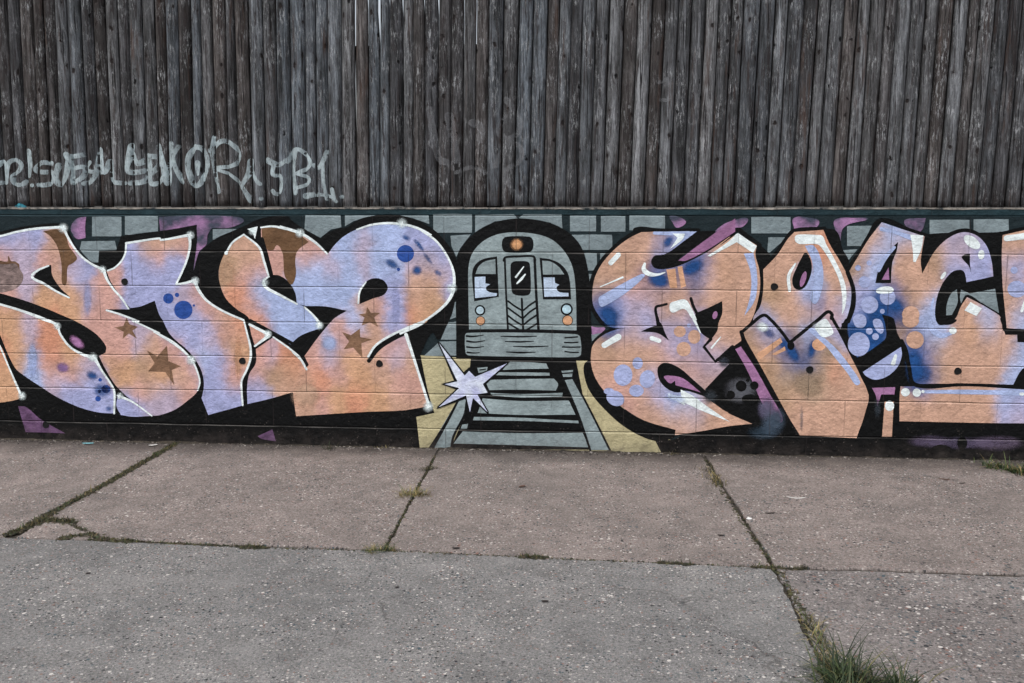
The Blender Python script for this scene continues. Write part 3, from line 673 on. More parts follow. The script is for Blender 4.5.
paint('rail_edge', [stroke(d1((272, 372), (215, 480), (140, 606)), [2, 3, 5]), stroke(d1((310, 380), (300, 440), (250, 540), (238, 606)), [2, 2.2, 2.4]), stroke(d1((760, 275), (830, 440), (886, 606)), 2.2), stroke(d1((805, 270), (880, 410), (978, 606)), 2),
                    stroke(d1((372, 232), (398, 228)), 1.2), stroke(d1((756, 248), (802, 245)), 1.4), stroke(d1((312, 395), (330, 470), (318, 500)), [2, 5, 2])], 7, BLK, track)
sb = [(183, 108), (302, 258), (322, 236), (350, 264), (500, 200), (386, 297), (408, 337), (360, 345), (408, 428), (340, 362), (326, 428), (308, 350), (180, 405), (276, 316), (208, 298), (268, 285)]
ctr = np.array([320, 300.])
out = [tuple(ctr + (np.array(p) - ctr) * (1 + 17 / np.hypot(*(np.array(p) - ctr)))) for p in sb]
sbo = paint('starburst', [poly([q + (1,) for q in d1(*out)])] + [stroke(d1(sb[i], sb[(i + 1) % 16]), 2.6) for i in range(16)], 8, BLK, label='white starburst with black outline left of the track')
paint('starburst_fill', [poly([q + (1,) for q in d1(*sb)])], 8.6, lambda P: np.c_[np.array(K(190, 194, 230))[None, :3] + (np.array(K(222, 230, 244)) - np.array(K(190, 194, 230)))[None, :3] * np.clip(.5 + nz(P, .1, 3.)[:, None], 0, 1), np.ones(len(P))], sbo, 3)

# --- right lettering: black first ------------------------------------
BR_ = [poly(px((655, 440, 1), (680, 436), (708, 385), (702, 345), (722, 320), (752, 290), (763, 262), (800, 300), (850, 270), (905, 238), (1000, 232), (1150, 225, 1), (1160, 466, 1), (668, 466, 1), (660, 450, 1))),
       # crescent under the first letter
       poly(e1((80, 255), (100, 232), (120, 230), (120, 265), (160, 350), (215, 425), (300, 500), (420, 575), (603, 625, 1), (590, 670, 1), (520, 690), (430, 672), (300, 600), (180, 490), (110, 400), (80, 310))),
       stroke(e0((400, 176), (330, 210), (245, 278), (175, 358), (132, 440), (118, 520), (124, 600), (180, 690)) + e1((215, 20), (260, 45), (322, 46)), [5, 4.5, 4.5, 5, 4.5, 4.5, 6, 3]), stroke(e1((250, 50), (180, 85), (128, 140), (112, 200), (115, 270)), [3, 3.6, 3.6, 5]),
       stroke(e0((372, 172), (405, 164), (500, 172), (730, 172)), [5, 4, 3.4, 4]),
       poly(e0((735, 178, 1), (815, 175), (830, 182), (720, 260), (615, 340), (700, 320), (800, 270), (940, 175, 1), (940, 200), (790, 300), (640, 375), (540, 398), (480, 400), (450, 360), (470, 310), (520, 292), (600, 250))),
       stroke(f0((-10, 275), (75, 215), (155, 168), (210, 205), (280, 258)), [4, 4, 4, 5]), poly(f0((255, 240, 1), (290, 260), (345, 330), (300, 400, 1), (285, 560), (255, 690), (225, 690), (262, 600), (282, 500), (275, 400), (250, 310))),
       stroke(f0((298, 395), (375, 305), (435, 220), (478, 175), (650, 163)), [4.5, 4, 4, 4]), poly(f0((640, 160, 1), (720, 178), (755, 280), (790, 350), (770, 430, 1), (735, 350), (680, 250))), stroke(f0((640, 165), (680, 250), (740, 350), (790, 450), (808, 520), (803, 600), (775, 690)), 4.5),
       stroke(g0((80, 410), (90, 375), (150, 285), (200, 200), (268, 108), (420, 160), (505, 188)), 4.4), poly(g0((490, 180, 1), (510, 250), (490, 390, 1), (470, 385), (478, 300))), poly(g0((500, 230, 1), (555, 205), (620, 182), (560, 250), (490, 390, 1), (470, 380, 1))),
       stroke(g0((490, 390), (545, 265), (618, 192), (700, 162), (772, 178), (828, 235), (858, 320), (866, 410)), 4.5), poly(g0((820, 215, 1), (900, 245), (905, 420), (862, 420), (850, 310)))]
paint('letter_shadow', BR_, 3.2, BLACK, label='black outline and drop shadow of the right lettering')

MID = K(120, 124, 168)
fq = field([
    (*e0((440, 215))[0], PEACH), (*e0((330, 260))[0], PEACH), (*e0((380, 330))[0], PEACH), (*e0((250, 330))[0], PEACH), (*e0((200, 400))[0], PEACH), (*e0((300, 420))[0], TAN), (*e0((160, 500))[0], TAN), (*e0((520, 210))[0], PEACH), (*e0((550, 240))[0], DEEP), (*e0((600, 220))[0], PBLUE), (*e0((680, 185))[0], PBLUE), (*e0((540, 300))[0], LAV),
    (*e0((500, 450))[0], DEEP), (*e0((540, 470))[0], DEEP), (*e0((450, 440))[0], NAVY), (*e0((420, 500))[0], PINK), (*e0((340, 520))[0], PINK), (*e0((300, 600))[0], LAV), (*e0((210, 630))[0], DEEP), (*e0((180, 590))[0], MID), (*e0((240, 660))[0], DEEP), (*e0((400, 600))[0], LAV2), (*e0((480, 540))[0], PEACH), (*e0((440, 660))[0], LAV), (*e0((550, 540))[0], PEACH), (*e0((600, 540))[0], PEACH),
    (*e0((680, 400))[0], DEEP), (*e0((720, 360))[0], DEEP), (*e0((700, 440))[0], NAVY), (*e0((760, 340))[0], MID), (*e0((740, 440))[0], LAV2), (*e0((820, 400))[0], PEACH), (*e0((880, 330))[0], PEACH), (*e0((640, 500))[0], PEACH), (*e0((800, 520))[0], PEACH), (*e0((890, 480))[0], PEACH), (*e0((560, 640))[0], PEACH), (*e0((620, 650))[0], PEACH), (*e0((860, 240))[0], PEACH),
    (*f0((100, 300))[0], PEACH), (*f0((60, 400))[0], ORANGE), (*f0((150, 400))[0], PEACH), (*f0((150, 520))[0], PEACH), (*f0((230, 450))[0], PEACH), (*f0((180, 640))[0], PEACH), (*f0((120, 240))[0], PEACH), (*f0((220, 600))[0], PEACH), (*f1((100, 60))[0], PEACH), (*f1((40, 150))[0], PEACH), (*f1((120, 120))[0], PEACH),
    (*e1((230, 20))[0], DEEP), (*e1((300, 20))[0], LAV), (*e1((400, 20))[0], LAV2), (*e1((440, 10))[0], LAV), (*e1((360, 60))[0], PEACH), (*e1((200, 180))[0], TAN), (*e1((150, 220))[0], PEACH), (*e1((300, 170))[0], PEACH), (*e1((420, 180))[0], PEACH), (*e1((500, 210))[0], PEACH), (*e1((560, 160))[0], PINK), (*e1((600, 110))[0], LAV), (*e1((580, 70))[0], LAV), (*e1((680, 120))[0], MID), (*e1((720, 170))[0], LAV), (*e1((720, 60))[0], MID), (*e1((660, 20))[0], LAV2),
    (*e1((780, 255))[0], MID), (*e1((860, 230))[0], LAV), (*e1((820, 260))[0], LAV2), (*e1((720, 250))[0], PINK), (*e1((780, 330))[0], PEACH), (*e1((850, 290))[0], PEACH), (*e1((680, 210))[0], PEACH), (*e1((200, 300))[0], PEACH), (*e1((240, 400))[0], PINK), (*e1((480, 360))[0], LAV2), (*e1((510, 400))[0], LAV), (*e1((600, 470))[0], PBLUE), (*e1((700, 490))[0], PBLUE), (*e1((400, 460))[0], PEACH), (*e1((330, 470))[0], PINK), (*e1((480, 540))[0], PEACH), (*e1((640, 560))[0], PEACH), (*e1((740, 560))[0], PEACH), (*e1((560, 600))[0], PEACH), (*e1((850, 590))[0], PEACH), (*f1((100, 570))[0], PEACH), (*f1((60, 510))[0], PEACH)], 8.0, 3.5)
GT = K(176, 152, 128)
fq2 = field([
    (*f1((290, 40))[0], LAV), (*f1((250, 60))[0], TAN), (*f1((350, 60))[0], PBLUE), (*f1((320, 90))[0], MID), (*f1((240, 130))[0], TAN), (*f1((270, 190))[0], ORANGE), (*f1((340, 140))[0], PEACH), (*f1((430, 150))[0], DEEP), (*f1((470, 190))[0], DEEP), (*f1((500, 230))[0], DEEP), (*f1((440, 220))[0], MID), (*f1((380, 230))[0], TAN), (*f1((500, 170))[0], TAN), (*f1((480, 130))[0], TAN), (*f1((560, 100))[0], PBLUE), (*f1((590, 80))[0], PBLUE), (*f1((590, 140))[0], DEEP), (*f1((580, 200))[0], DEEP), (*f1((560, 250))[0], DEEP), (*f1((620, 140))[0], ORANGE), (*f1((640, 200))[0], GT), (*f1((690, 180))[0], GT), (*f1((620, 260))[0], GT),
    (*f1((350, 300))[0], TAN), (*f1((450, 300))[0], GT), (*f1((530, 360))[0], GT), (*f1((620, 380))[0], GT), (*f1((600, 320))[0], GT), (*f1((700, 280))[0], OR2), (*f1((720, 240))[0], PEACH), (*f1((760, 400))[0], PEACH), (*f1((680, 400))[0], PEACH), (*f1((440, 420))[0], TAN), (*f1((500, 480))[0], PEACH), (*f1((640, 520))[0], PEACH), (*f1((780, 520))[0], PEACH), (*f1((850, 460))[0], PEACH), (*f1((600, 620))[0], PEACH), (*f1((780, 630))[0], PEACH), (*f1((520, 610))[0], PEACH), (*f1((800, 330))[0], PEACH), (*f1((730, 90))[0], LAV),
    (*f0((380, 400))[0], PEACH), (*f0((440, 280))[0], PEACH), (*f0((560, 200))[0], PEACH), (*f0((640, 300))[0], OR2), (*f0((690, 400))[0], PEACH), (*f0((700, 540))[0], PEACH), (*f0((590, 480))[0], PBLUE), (*f0((560, 530))[0], PBLUE), (*f0((600, 570))[0], MID), (*f0((480, 560))[0], PEACH), (*f0((360, 560))[0], TAN), (*f0((420, 640))[0], PEACH), (*f0((560, 640))[0], PEACH), (*f0((760, 620))[0], PBLUE), (*f0((720, 650))[0], PINK), (*f0((740, 330))[0], PEACH)], 7.0, 3.0)
fq3 = field([
    (*g0((240, 200))[0], PEACH), (*g0((320, 160))[0], PBLUE), (*g0((390, 185))[0], PBLUE), (*g0((180, 280))[0], PEACH), (*g0((260, 290))[0], PBLUE), (*g0((230, 370))[0], PBLUE), (*g0((130, 400))[0], TAN), (*g0((150, 480))[0], LAV), (*g0((400, 240))[0], PEACH), (*g0((400, 330))[0], PEACH), (*g0((380, 420))[0], PEACH), (*g0((460, 420))[0], PEACH), (*g0((480, 500))[0], PEACH), (*g0((520, 420))[0], PEACH), (*g0((560, 330))[0], TAN), (*g0((600, 260))[0], PEACH), (*g0((640, 320))[0], LAV), (*g0((640, 220))[0], LAV), (*g0((680, 230))[0], PEACH), (*g0((700, 200))[0], LAV), (*g0((780, 330))[0], LAV), (*g0((800, 390))[0], LAV), (*g0((820, 260))[0], LAV), (*g0((760, 240))[0], LAV2),
    (*g0((330, 560))[0], DEEP), (*g0((380, 570))[0], DEEP), (*g0((260, 590))[0], DEEP), (*g0((210, 620))[0], DEEP), (*g0((340, 500))[0], MID), (*g0((150, 560))[0], LAV), (*g0((420, 530))[0], TAN), (*g0((540, 560))[0], PBLUE), (*g0((530, 620))[0], PBLUE), (*g0((340, 630))[0], NAVY), (*g0((290, 630))[0], DEEP),
    (*g1((170, 20))[0], DEEP), (*g1((100, 60))[0], DEEP), (*g1((200, 100))[0], DEEP), (*g1((150, 150))[0], DEEP), (*g1((240, 60))[0], DEEP), (*g1((390, 180))[0], DEEP), (*g1((370, 140))[0], DEEP), (*g1((420, 90))[0], MID), (*g1((400, 260))[0], DEEP), (*g1((450, 260))[0], MID), (*g1((440, 180))[0], MID), (*g1((480, 240))[0], TAN), (*g1((470, 120))[0], TAN), (*g1((460, 60))[0], PBLUE), (*g1((500, 50))[0], PBLUE), (*g1((540, 140))[0], PEACH), (*g1((600, 100))[0], PEACH), (*g1((640, 220))[0], PEACH), (*g1((560, 270))[0], PEACH), (*g1((720, 120))[0], PEACH), (*g1((740, 240))[0], PEACH), (*g1((820, 150))[0], PEACH), (*g1((870, 170))[0], PBLUE), (*g1((850, 220))[0], PBLUE), (*g1((900, 130))[0], PBLUE), (*g1((660, 40))[0], ORANGE), (*g1((600, 20))[0], PEACH), (*g1((720, 20))[0], PBLUE), (*g1((760, 50))[0], PEACH), (*g1((310, 60))[0], TAN),
    (*g0((960, 250))[0], PEACH), (*g0((930, 400))[0], PEACH), (*g0((980, 560))[0], PEACH), (*g0((970, 370))[0], LAV), (*g0((1010, 600))[0], PBLUE), (*g0((930, 560))[0], PEACH), (*g0((1090, 400))[0], PEACH),
    (*g1((360, 400))[0], PEACH), (*g1((500, 350))[0], PEACH), (*g1((600, 420))[0], PEACH), (*g1((720, 420))[0], PEACH), (*g1((700, 370))[0], PEACH), (*g1((800, 400))[0], LAV), (*g1((850, 430))[0], LAV2), (*g1((870, 380))[0], LAV), (*g1((800, 350))[0], PBLUE), (*g1((960, 400))[0], LAV), (*g1((265, 460))[0], PEACH), (*g1((400, 440))[0], PEACH)], 7.0, 3.0)
Q1 = poly(e0((405, 183, 1), (500, 180), (722, 179, 1), (640, 240), (570, 292), (525, 312), (480, 318), (462, 355), (485, 388), (550, 392), (650, 362), (790, 290), (911, 208)) + f0((60, 255), (155, 190, 1), (266, 258, 1), (258, 310), (280, 400), (284, 500), (265, 600), (232, 690)) + f1((183, 62, 1), (177, 118, 1), (32, 222, 1)) +
          e1((830, 232, 1), (905, 250, 1), (770, 392, 1), (770, 405), (911, 522)) + f1((100, 528), (240, 590, 1), (100, 605)) + e1((760, 630), (597, 655, 1), (601, 625, 1), (420, 570), (300, 497), (210, 420), (150, 340), (122, 260), (119, 200), (132, 140), (182, 90), (260, 55), (322, 46, 1), (240, 42), (200, 15)) + e0((180, 680), (133, 600), (128, 520), (142, 440), (182, 362), (250, 284), (335, 218)))
Q3 = poly(f0((480, 182, 1), (645, 170, 1), (680, 250), (740, 350), (790, 450), (803, 520), (798, 600), (770, 690)) + f1((735, 72, 1), (600, 60), (450, 130, 1), (300, 30)) + f0((245, 683), (287, 600), (303, 500), (302, 396, 1), (382, 312), (442, 222)))
Q2 = poly(f1((184, 75, 1), (240, 25), (300, -22, 1), (345, 0), (400, 60), (455, 132, 1), (540, 65), (625, -8), (670, -42, 1), (697, 5), (740, 75), (800, 190), (860, 310), (908, 440, 1), (840, 672, 1), (500, 655, 1), (440, 560), (350, 400), (260, 235), (192, 112, 1)))
Q4 = poly(g0((272, 117, 1), (420, 167), (498, 192, 1), (478, 320), (486, 388, 1), (552, 270), (622, 202), (700, 170), (770, 186), (824, 240), (851, 320), (861, 404, 1), (720, 433, 1), (704, 395), (680, 373), (640, 390), (597, 452), (567, 530), (562, 610), (590, 650), (650, 622), (690, 560), (722, 512, 1), (800, 552), (890, 605, 1)) +
          g1((795, 20, 1), (802, 62, 1), (960, 62, 1), (960, 200, 1), (883, 228), (840, 296, 1), (600, 290), (386, 290, 1), (356, 210), (340, 130), (322, 100, 1), (250, 88, 1), (180, 140), (116, 178, 1), (86, 110), (80, 40)) + g0((97, 633), (120, 560), (120, 470), (94, 386, 1), (152, 290), (204, 205)))
Q5 = poly(g0((908, 182, 1), (1120, 140, 1), (1120, 690, 1), (925, 675, 1), (914, 560), (903, 450), (898, 300)))
Q6 = poly(g1((320, 302, 1), (600, 300), (883, 316), (990, 322, 1), (990, 475, 1), (883, 470), (700, 468), (312, 460, 1), (313, 380)))
Q7 = poly(g1((248, 370, 1), (293, 370, 1), (284, 531, 1), (236, 531, 1)))
for P_, F_, ly, lb in ((Q1, fq, 4.6, 'peach letter with lightning bolt just right of the train'), (Q3, fq2, 4.6, 'peach letter with black teardrop hole'), (Q2, fq2, 5.2, 'peach M shaped letter with lavender stripe down its right edge'), (Q4, fq3, 4.6, 'peach letters with lavender bubbles over deep blue'), (Q5, fq3, 4.8, None), (Q6, fq3, 4.6, 'long peach bar at the foot of the right lettering'), (Q7, fq3, 4.6, None)):
    paint('letter', [P_], ly, F_, grid=2.4, label=lb)

spray('blue_mist', [(*q, a_, b_, rt_, c_, st_) for q, a_, b_, rt_, c_, st_ in ((e0((505, 455))[0], 13, 9, .2, DEEP, .85), (e0((222, 650))[0], 13, 9, .5, DEEP, .85), (e0((700, 385))[0], 14, 8, -.5, DEEP, .85), (e0((560, 235))[0], 5, 8, .6, DEEP, .8), (e1((235, 18))[0], 9, 5, .3, DEEP, .8),
    (g0((345, 555))[0], 12, 8, .5, DEEP, .9), (g0((250, 590))[0], 14, 11, 0, DEEP, .85), (g1((150, 60))[0], 17, 17, 0, DEEP, .9), (g1((215, 60))[0], 8, 15, 0, DEEP, .85), (g1((385, 215))[0], 11, 19, 0, DEEP, .9), (g1((430, 245))[0], 10, 12, 0, DEEP, .6), (f1((470, 190))[0], 7, 13, -.5, DEEP, .9), (f1((580, 165))[0], 5, 12, .3, DEEP, .85), (f1((420, 135))[0], 7, 7, 0, DEEP, .8), (f1((335, 75))[0], 8, 5, .6, K(86, 96, 140), .8), (f1((690, 180))[0], 9, 7, 0, GT, .7), (f1((560, 360))[0], 20, 16, 0, GT, .6), (f1((520, 560))[0], 2, 16, 0, K(150, 136, 124), .6))], 5.5)
# outlines and holes over the right fills
tear = e1((498, 300), (505, 262), (545, 242), (622, 272), (700, 338), (772, 402, 1), (911, 522)) + e1((760, 432, 1), (660, 402), (612, 412), (560, 395), (515, 352))
OQ = [poly(tear), poly(e1((403, 65, 1), (455, 42), (500, 28, 1), (497, 5), (520, 20), (540, 70), (562, 116, 1), (500, 75))), stroke(e0((550, 592), (520, 600), (488, 612), (498, 683), (505, 720)), [2.4, 2.6, 3, 4]), stroke(e0((688, 560), (700, 600), (722, 645)), 3),
      poly(e0((718, 642, 1), (790, 612), (866, 575, 1), (866, 645), (845, 700)) + e1((838, 60), (802, 112, 1), (750, 75), (705, 0))), stroke(e1((802, 108), (762, 152), (828, 236), (925, 150)), 3.2, False), stroke(f1((178, 70), (240, 18), (305, -28), (345, -2), (400, 58), (452, 128)), 3.2),
      stroke(f1((178, 68), (192, 112), (262, 238), (352, 402), (440, 562), (500, 658)), 4), stroke(f1((452, 130), (540, 58), (622, -8), (672, -48), (695, -30), (690, -10)), 3.4), stroke(f1((690, -20), (742, 72), (802, 190), (862, 310), (912, 442), (840, 680)), 3.2, True), disc(f1((460, 145))[0], 3.6, 4.4), stroke(f1((740, 70), (775, 0)), 3),
      poly(f0((545, 300), (572, 340), (578, 400), (550, 480), (515, 510), (478, 498), (468, 450), (490, 390), (520, 330))),
      poly(g0((359, 220, 1), (350, 270), (328, 330), (320, 438, 1), (238, 438, 1), (260, 350), (310, 270))), poly(g0((706, 378), (680, 368), (640, 382), (590, 445), (560, 530), (555, 620), (580, 660), (655, 630), (690, 560), (722, 508, 1), (800, 550), (900, 612, 1), (900, 400, 1), (863, 402, 1), (720, 435, 1))),
      poly(g0((693, 300), (705, 290), (737, 283, 1), (738, 345), (745, 390, 1), (732, 350), (708, 322))), poly(g1((236, -25, 1), (285, -10), (297, 20), (306, 60), (325, 95, 1), (322, 118), (250, 150), (140, 228), (112, 175, 1), (180, 140), (250, 86), (250, 20))),
      stroke(g0((92, 380), (122, 470), (122, 560), (95, 640)), 4.2), stroke(g1((60, 20), (82, 100), (115, 176), (160, 255), (200, 330)), 4), stroke(g1((325, 95), (345, 140), (358, 210), (388, 294), (600, 294), (842, 300)), [4, 4, 3, 2.6]), stroke(g1((842, 300), (883, 230), (960, 190)), 5), stroke(g1((782, -5), (800, 58), (960, 58)), 4, False), poly(g1((850, 62, 1), (960, 62, 1), (960, 104, 1), (852, 100, 1))),
      poly(g1((492, 0), (530, -4), (575, -2), (560, 15), (530, 22), (505, 16))), stroke(g0((898, 178), (893, 300), (898, 450), (910, 580), (920, 680)), 4.4), stroke(g0((898, 178), (1024, 150), (1120, 135)), 3.4), stroke(g1((308, 300), (306, 380), (306, 462)), 4), stroke(g1((296, 370), (288, 530)), 3)]
paint('letter_counter', OQ, 5.8, BLACK)
paint('painted_bricks', [poly(g0((612, 608, 1), (614, 555), (637, 495), (668, 470, 1), (672, 540), (642, 606, 1))), poly(g0((690, 472, 1), (736, 493, 1), (870, 468, 1), (890, 596, 1), (800, 543), (722, 500), (690, 545, 1), (684, 510)))], 6.4, brickcol, grid=4)
paint('purple_shard', [poly(e1((535, 320), (560, 315), (640, 330), (745, 412, 1), (690, 395), (600, 370, 1), (598, 345, 1), (570, 360), (545, 340))), disc(e0((825, 655))[0], 2.4, 4, .3), poly(f1((143, 165, 1), (175, 150, 1), (255, 270), (345, 430), (412, 550), (400, 585), (350, 540), (300, 480), (250, 370), (200, 265))),
                       disc(f0((530, 450))[0], 2.6, 8, .3), poly(g0((272, 420, 1), (308, 355, 1), (312, 420, 1))), poly(g1((190, 308, 1), (296, 305, 1), (292, 338, 1), (232, 338, 1), (214, 395, 1), (208, 345)))], 6.4, K(164, 118, 158))
spray('grey_mist', [(*f1((170, 400))[0], 18, 15, 0, K(110, 110, 118), .55), (*f1((360, 580))[0], 14, 18, .3, K(70, 84, 100), .85), (*f1((320, 500))[0], 10, 15, .2, K(96, 92, 116), .8), (*f1((180, 400))[0], 17, 14, 0, K(80, 84, 90), .7), (*f1((300, 640))[0], 18, 8, 0, K(54, 70, 84), .7), (*f1((80, 240))[0], 6, 6, 0, K(60, 66, 76), .7), (*e1((800, 440))[0], 8, 8, 0, K(56, 62, 68), .7),
                    (*g1((600, 560))[0], 58, 7, 0, K(96, 86, 112), .6), (*g1((450, 550))[0], 24, 7, 0, K(96, 84, 108), .6), (*g1((760, 560))[0], 30, 9, 0, K(110, 96, 118), .6), (*g1((215, 400))[0], 4, 12, 0, K(60, 68, 76), .6)], 6.6, label='grey spray mist over the black shadows')
paint('dark_spot', [disc(f1((177, 375))[0], 5.4), disc(f1((252, 372))[0], 4.2), disc(f1((118, 425))[0], 4.2), disc(f1((214, 342))[0], 1.8), disc(f1((225, 450))[0], 8, 5), disc(g1((505, 605))[0], 12, 8.5), disc(g1((600, 560))[0], 5, 7), disc(g1((640, 620))[0], 12, 8), disc(e1((100, 262))[0], 3.6)], 7.2, BLACK)

# bubbles, beams, bars
LB = K(170, 180, 220)
paint('bubble', [disc(e1((302, 313))[0], 9.4, 10.8), disc(e1((385, 245))[0], 5.2, 6), disc(e1((440, 335))[0], 7.6, 9, .3), disc(e1((378, 402))[0], 7.4, 6), disc(e1((222, 405))[0], 5.2, 3.4), disc(e1((258, 445))[0], 9.4, 7.4, .5), disc(e1((676, 30))[0], 2),
                 disc(g0((180, 432))[0], 5.8), disc(g0((208, 553))[0], 8.6), disc(g0((303, 512))[0], 7.8), disc(g0((147, 358))[0], 3), disc(g0((206, 332))[0], 2.6), disc(g0((275, 587))[0], 2.4), disc(g0((155, 632))[0], 6.8, 6), disc(g0((970, 370))[0], 3.6), disc(g0((985, 470))[0], 9.5, 8.4),
                 disc(g1((136, 8))[0], 6.4), disc(g1((130, 110))[0], 11, 12), disc(g1((178, 50))[0], 3.4), disc(g1((206, 75))[0], 3.4), poly(g1((196, 0), (230, 0), (243, 50), (230, 62), (205, 40))), poly(g1((148, 236, 1), (322, 122, 1), (326, 160), (305, 215), (255, 258), (205, 271), (165, 256)))], 6.2, LB, label='lavender bubble on the right lettering')
paint('bubble', [disc(e1((625, 65))[0], 6.1, 5.6), disc(e1((707, 95))[0], 6.2, 7), disc(e1((647, 165))[0], 7.2), disc(g0((425, 605))[0], 8.7), disc(g1((386, 90))[0], 8.8), disc(g1((366, 2))[0], 8.4, 7)], 6.2, PEACH, label='peach bubble on the right lettering')
paint('colour_bar', [poly(e0((165, 555), (185, 540), (290, 480), (410, 420), (428, 430), (330, 520), (230, 585), (178, 608), (165, 590))), poly(f0((192, 305, 1), (246, 302, 1), (265, 400), (268, 500), (250, 580), (195, 660, 1), (225, 560), (235, 470), (225, 390))), poly(f0((540, 260, 1), (590, 260), (632, 340), (645, 440), (630, 530), (600, 590), (570, 560), (590, 470), (580, 350))),
                     poly(f1((560, 55), (600, 50), (655, 105), (720, 165), (800, 265), (855, 355), (830, 370), (780, 300), (720, 225), (660, 150), (600, 95))), poly(g0((265, 140, 1), (430, 185, 1), (440, 215), (330, 175), (262, 160))), stroke(g0((338, 250), (290, 305), (255, 370)), [3, 4.4, 4]),
                     stroke(g1((425, 326), (560, 326), (700, 328), (960, 332)), [3, 4.6, 4.6, 7]), stroke(g1((452, 10), (470, 48), (505, 70), (550, 60)), [5, 6, 5, 3]), stroke(g0((545, 520), (535, 580), (545, 640)), [2, 3, 2]), stroke(e0((480, 188), (560, 190), (680, 186)), [3, 4, 3])], 6.2, PBLUE, label='lavender blue bar on the right lettering')
paint('pale_bar', [poly(e0((548, 395, 1), (600, 390, 1), (610, 500, 1), (570, 500, 1))), poly(e0((612, 380, 1), (638, 376, 1), (660, 490, 1), (632, 500, 1))), poly(f1((262, 195, 1), (400, 100, 1), (412, 125, 1), (285, 225, 1))), poly(f1((350, 195, 1), (425, 150, 1), (430, 172, 1), (372, 200, 1))), disc(f1((620, 140))[0], 7, 6)], 6.1, K(220, 170, 136))
WQ = [stroke(e0((232, 358), (275, 312)), [5, 5]), stroke(e0((425, 362), (420, 395), (450, 420), (500, 424), (540, 412)), [2.4, 5, 4.4, 2.4, 1.2]), poly(e0((582, 190, 1), (655, 192, 1), (640, 225), (570, 278, 1), (612, 215, 1))), stroke(e0((172, 494), (300, 440)), [.8, 2]), stroke(e1((195, 143), (275, 96)), [5.6, 6.4]), stroke(e1((465, 103), (508, 118)), [4.6, 4.2]),
      poly(e1((556, 415, 1), (632, 435, 1), (630, 395, 1), (690, 425), (780, 490), (911, 580, 1), (760, 520), (650, 470, 1), (655, 485, 1), (560, 440, 1))), stroke(e1((705, -5), (742, 72)), [3, 1]), poly(e0((568, 592), (600, 575), (650, 565), (672, 580), (722, 683)) + e1((705, 0, 1),) + e0((690, 670), (650, 620), (580, 640))), stroke(f1((8, 158), (60, 96)), [2, 1]),
      poly(f0((148, 193, 1), (160, 188, 1), (266, 262, 1), (245, 302, 1), (152, 240, 1), (0, 322, 1), (-15, 318, 1), (100, 240))), poly(f0((485, 205), (510, 196), (600, 198), (640, 205), (660, 250), (710, 340), (760, 450), (776, 530), (768, 610), (750, 655, 1), (752, 560), (735, 460), (690, 360), (640, 280), (610, 252), (510, 250), (485, 235))), stroke(f0((485, 362), (448, 430), (452, 515)), [1.8, 3.6, 3]),
      poly(f1((598, 35), (650, -8), (668, 0), (702, 70), (680, 90), (645, 98), (620, 80))), poly(g0((422, 182, 1), (492, 187, 1), (480, 260), (450, 328, 1), (438, 325, 1), (435, 260))), poly(g0((240, 480), (265, 460), (320, 458), (335, 478), (310, 492), (255, 492))), disc(g0((748, 222))[0], 9.6, 5.2, .65), disc(g0((797, 288))[0], 3.2, 4.8, .1), disc(g0((597, 398))[0], 1.8, 4.4, .6),
      poly(g0((740, 538, 1), (800, 572, 1), (772, 612, 1), (708, 582, 1))), disc(g1((342, 328))[0], 4.4, 4.2), disc(g1((394, 330))[0], 4.2, 4.2), disc(g1((422, 325))[0], 1.6), disc(g1((270, 390))[0], 4.6, 5.2), disc(g1((558, 48))[0], 3.8, 3.4), stroke(g1((298, 162), (286, 198)), [3, 4.4]), stroke(g0((930, 202), (1024, 190), (1110, 175)), [6, 6.4]), disc(g1((872, 336))[0], 2.6, 1.6), stroke(g0((1010, 585), (1040, 520)), [3, 5])]
paint('edge_line', WQ, 6.8, WHITE, label='white highlight mark on the right lettering')
spray('sparkle', [(*f1((298, 38))[0], 7.5, 5.5, .3, WHITE, .95), (*e1((600, 445))[0], 13, 6, .3, PBLUE, .5), (*f1((610, 40))[0], 6, 5, .3, WHITE, .3)], 7)

# weep holes through the wall
g = N('weep_hole_dark'); g.bsdf.inputs['Base Color'].default_value = K(9, 9, 10); g.bsdf.inputs['Roughness'].default_value = 0.95
M_HOLE = g.m
for (hx, hy) in (a0((712, 465))[0], b1((585, 232))[0], c1((567, 248))[0], a1((263, 596))[0], f0((365, 493))[0], f1((567, 282))[0], g1((580, 232))[0]):
    X, Z = wall(hx, hy)
    n = 20; r = 0.0165
    V = []; F = []
    for k, (rr_, yy) in enumerate(((r * 1.22, -0.0062), (r * 1.05, -0.0075), (r, -0.0056), (r * .92, -0.0056))):
        for i in range(n):
            a = 2 * math.pi * i / n; q = 1 + .05 * math.sin(3 * a + hx)
            V.append((X + rr_ * q * math.cos(a), yy, Z + rr_ * q * math.sin(a)))
    for k in range(3):
        F += [(k * n + i, k * n + (i + 1) % n, (k + 1) * n + (i + 1) % n, (k + 1) * n + i) for i in range(n)]
    F.append(tuple(3 * n + i for i in range(n)))
    mesh_obj('weep_hole', V, F, M_HOLE, WALL_T)

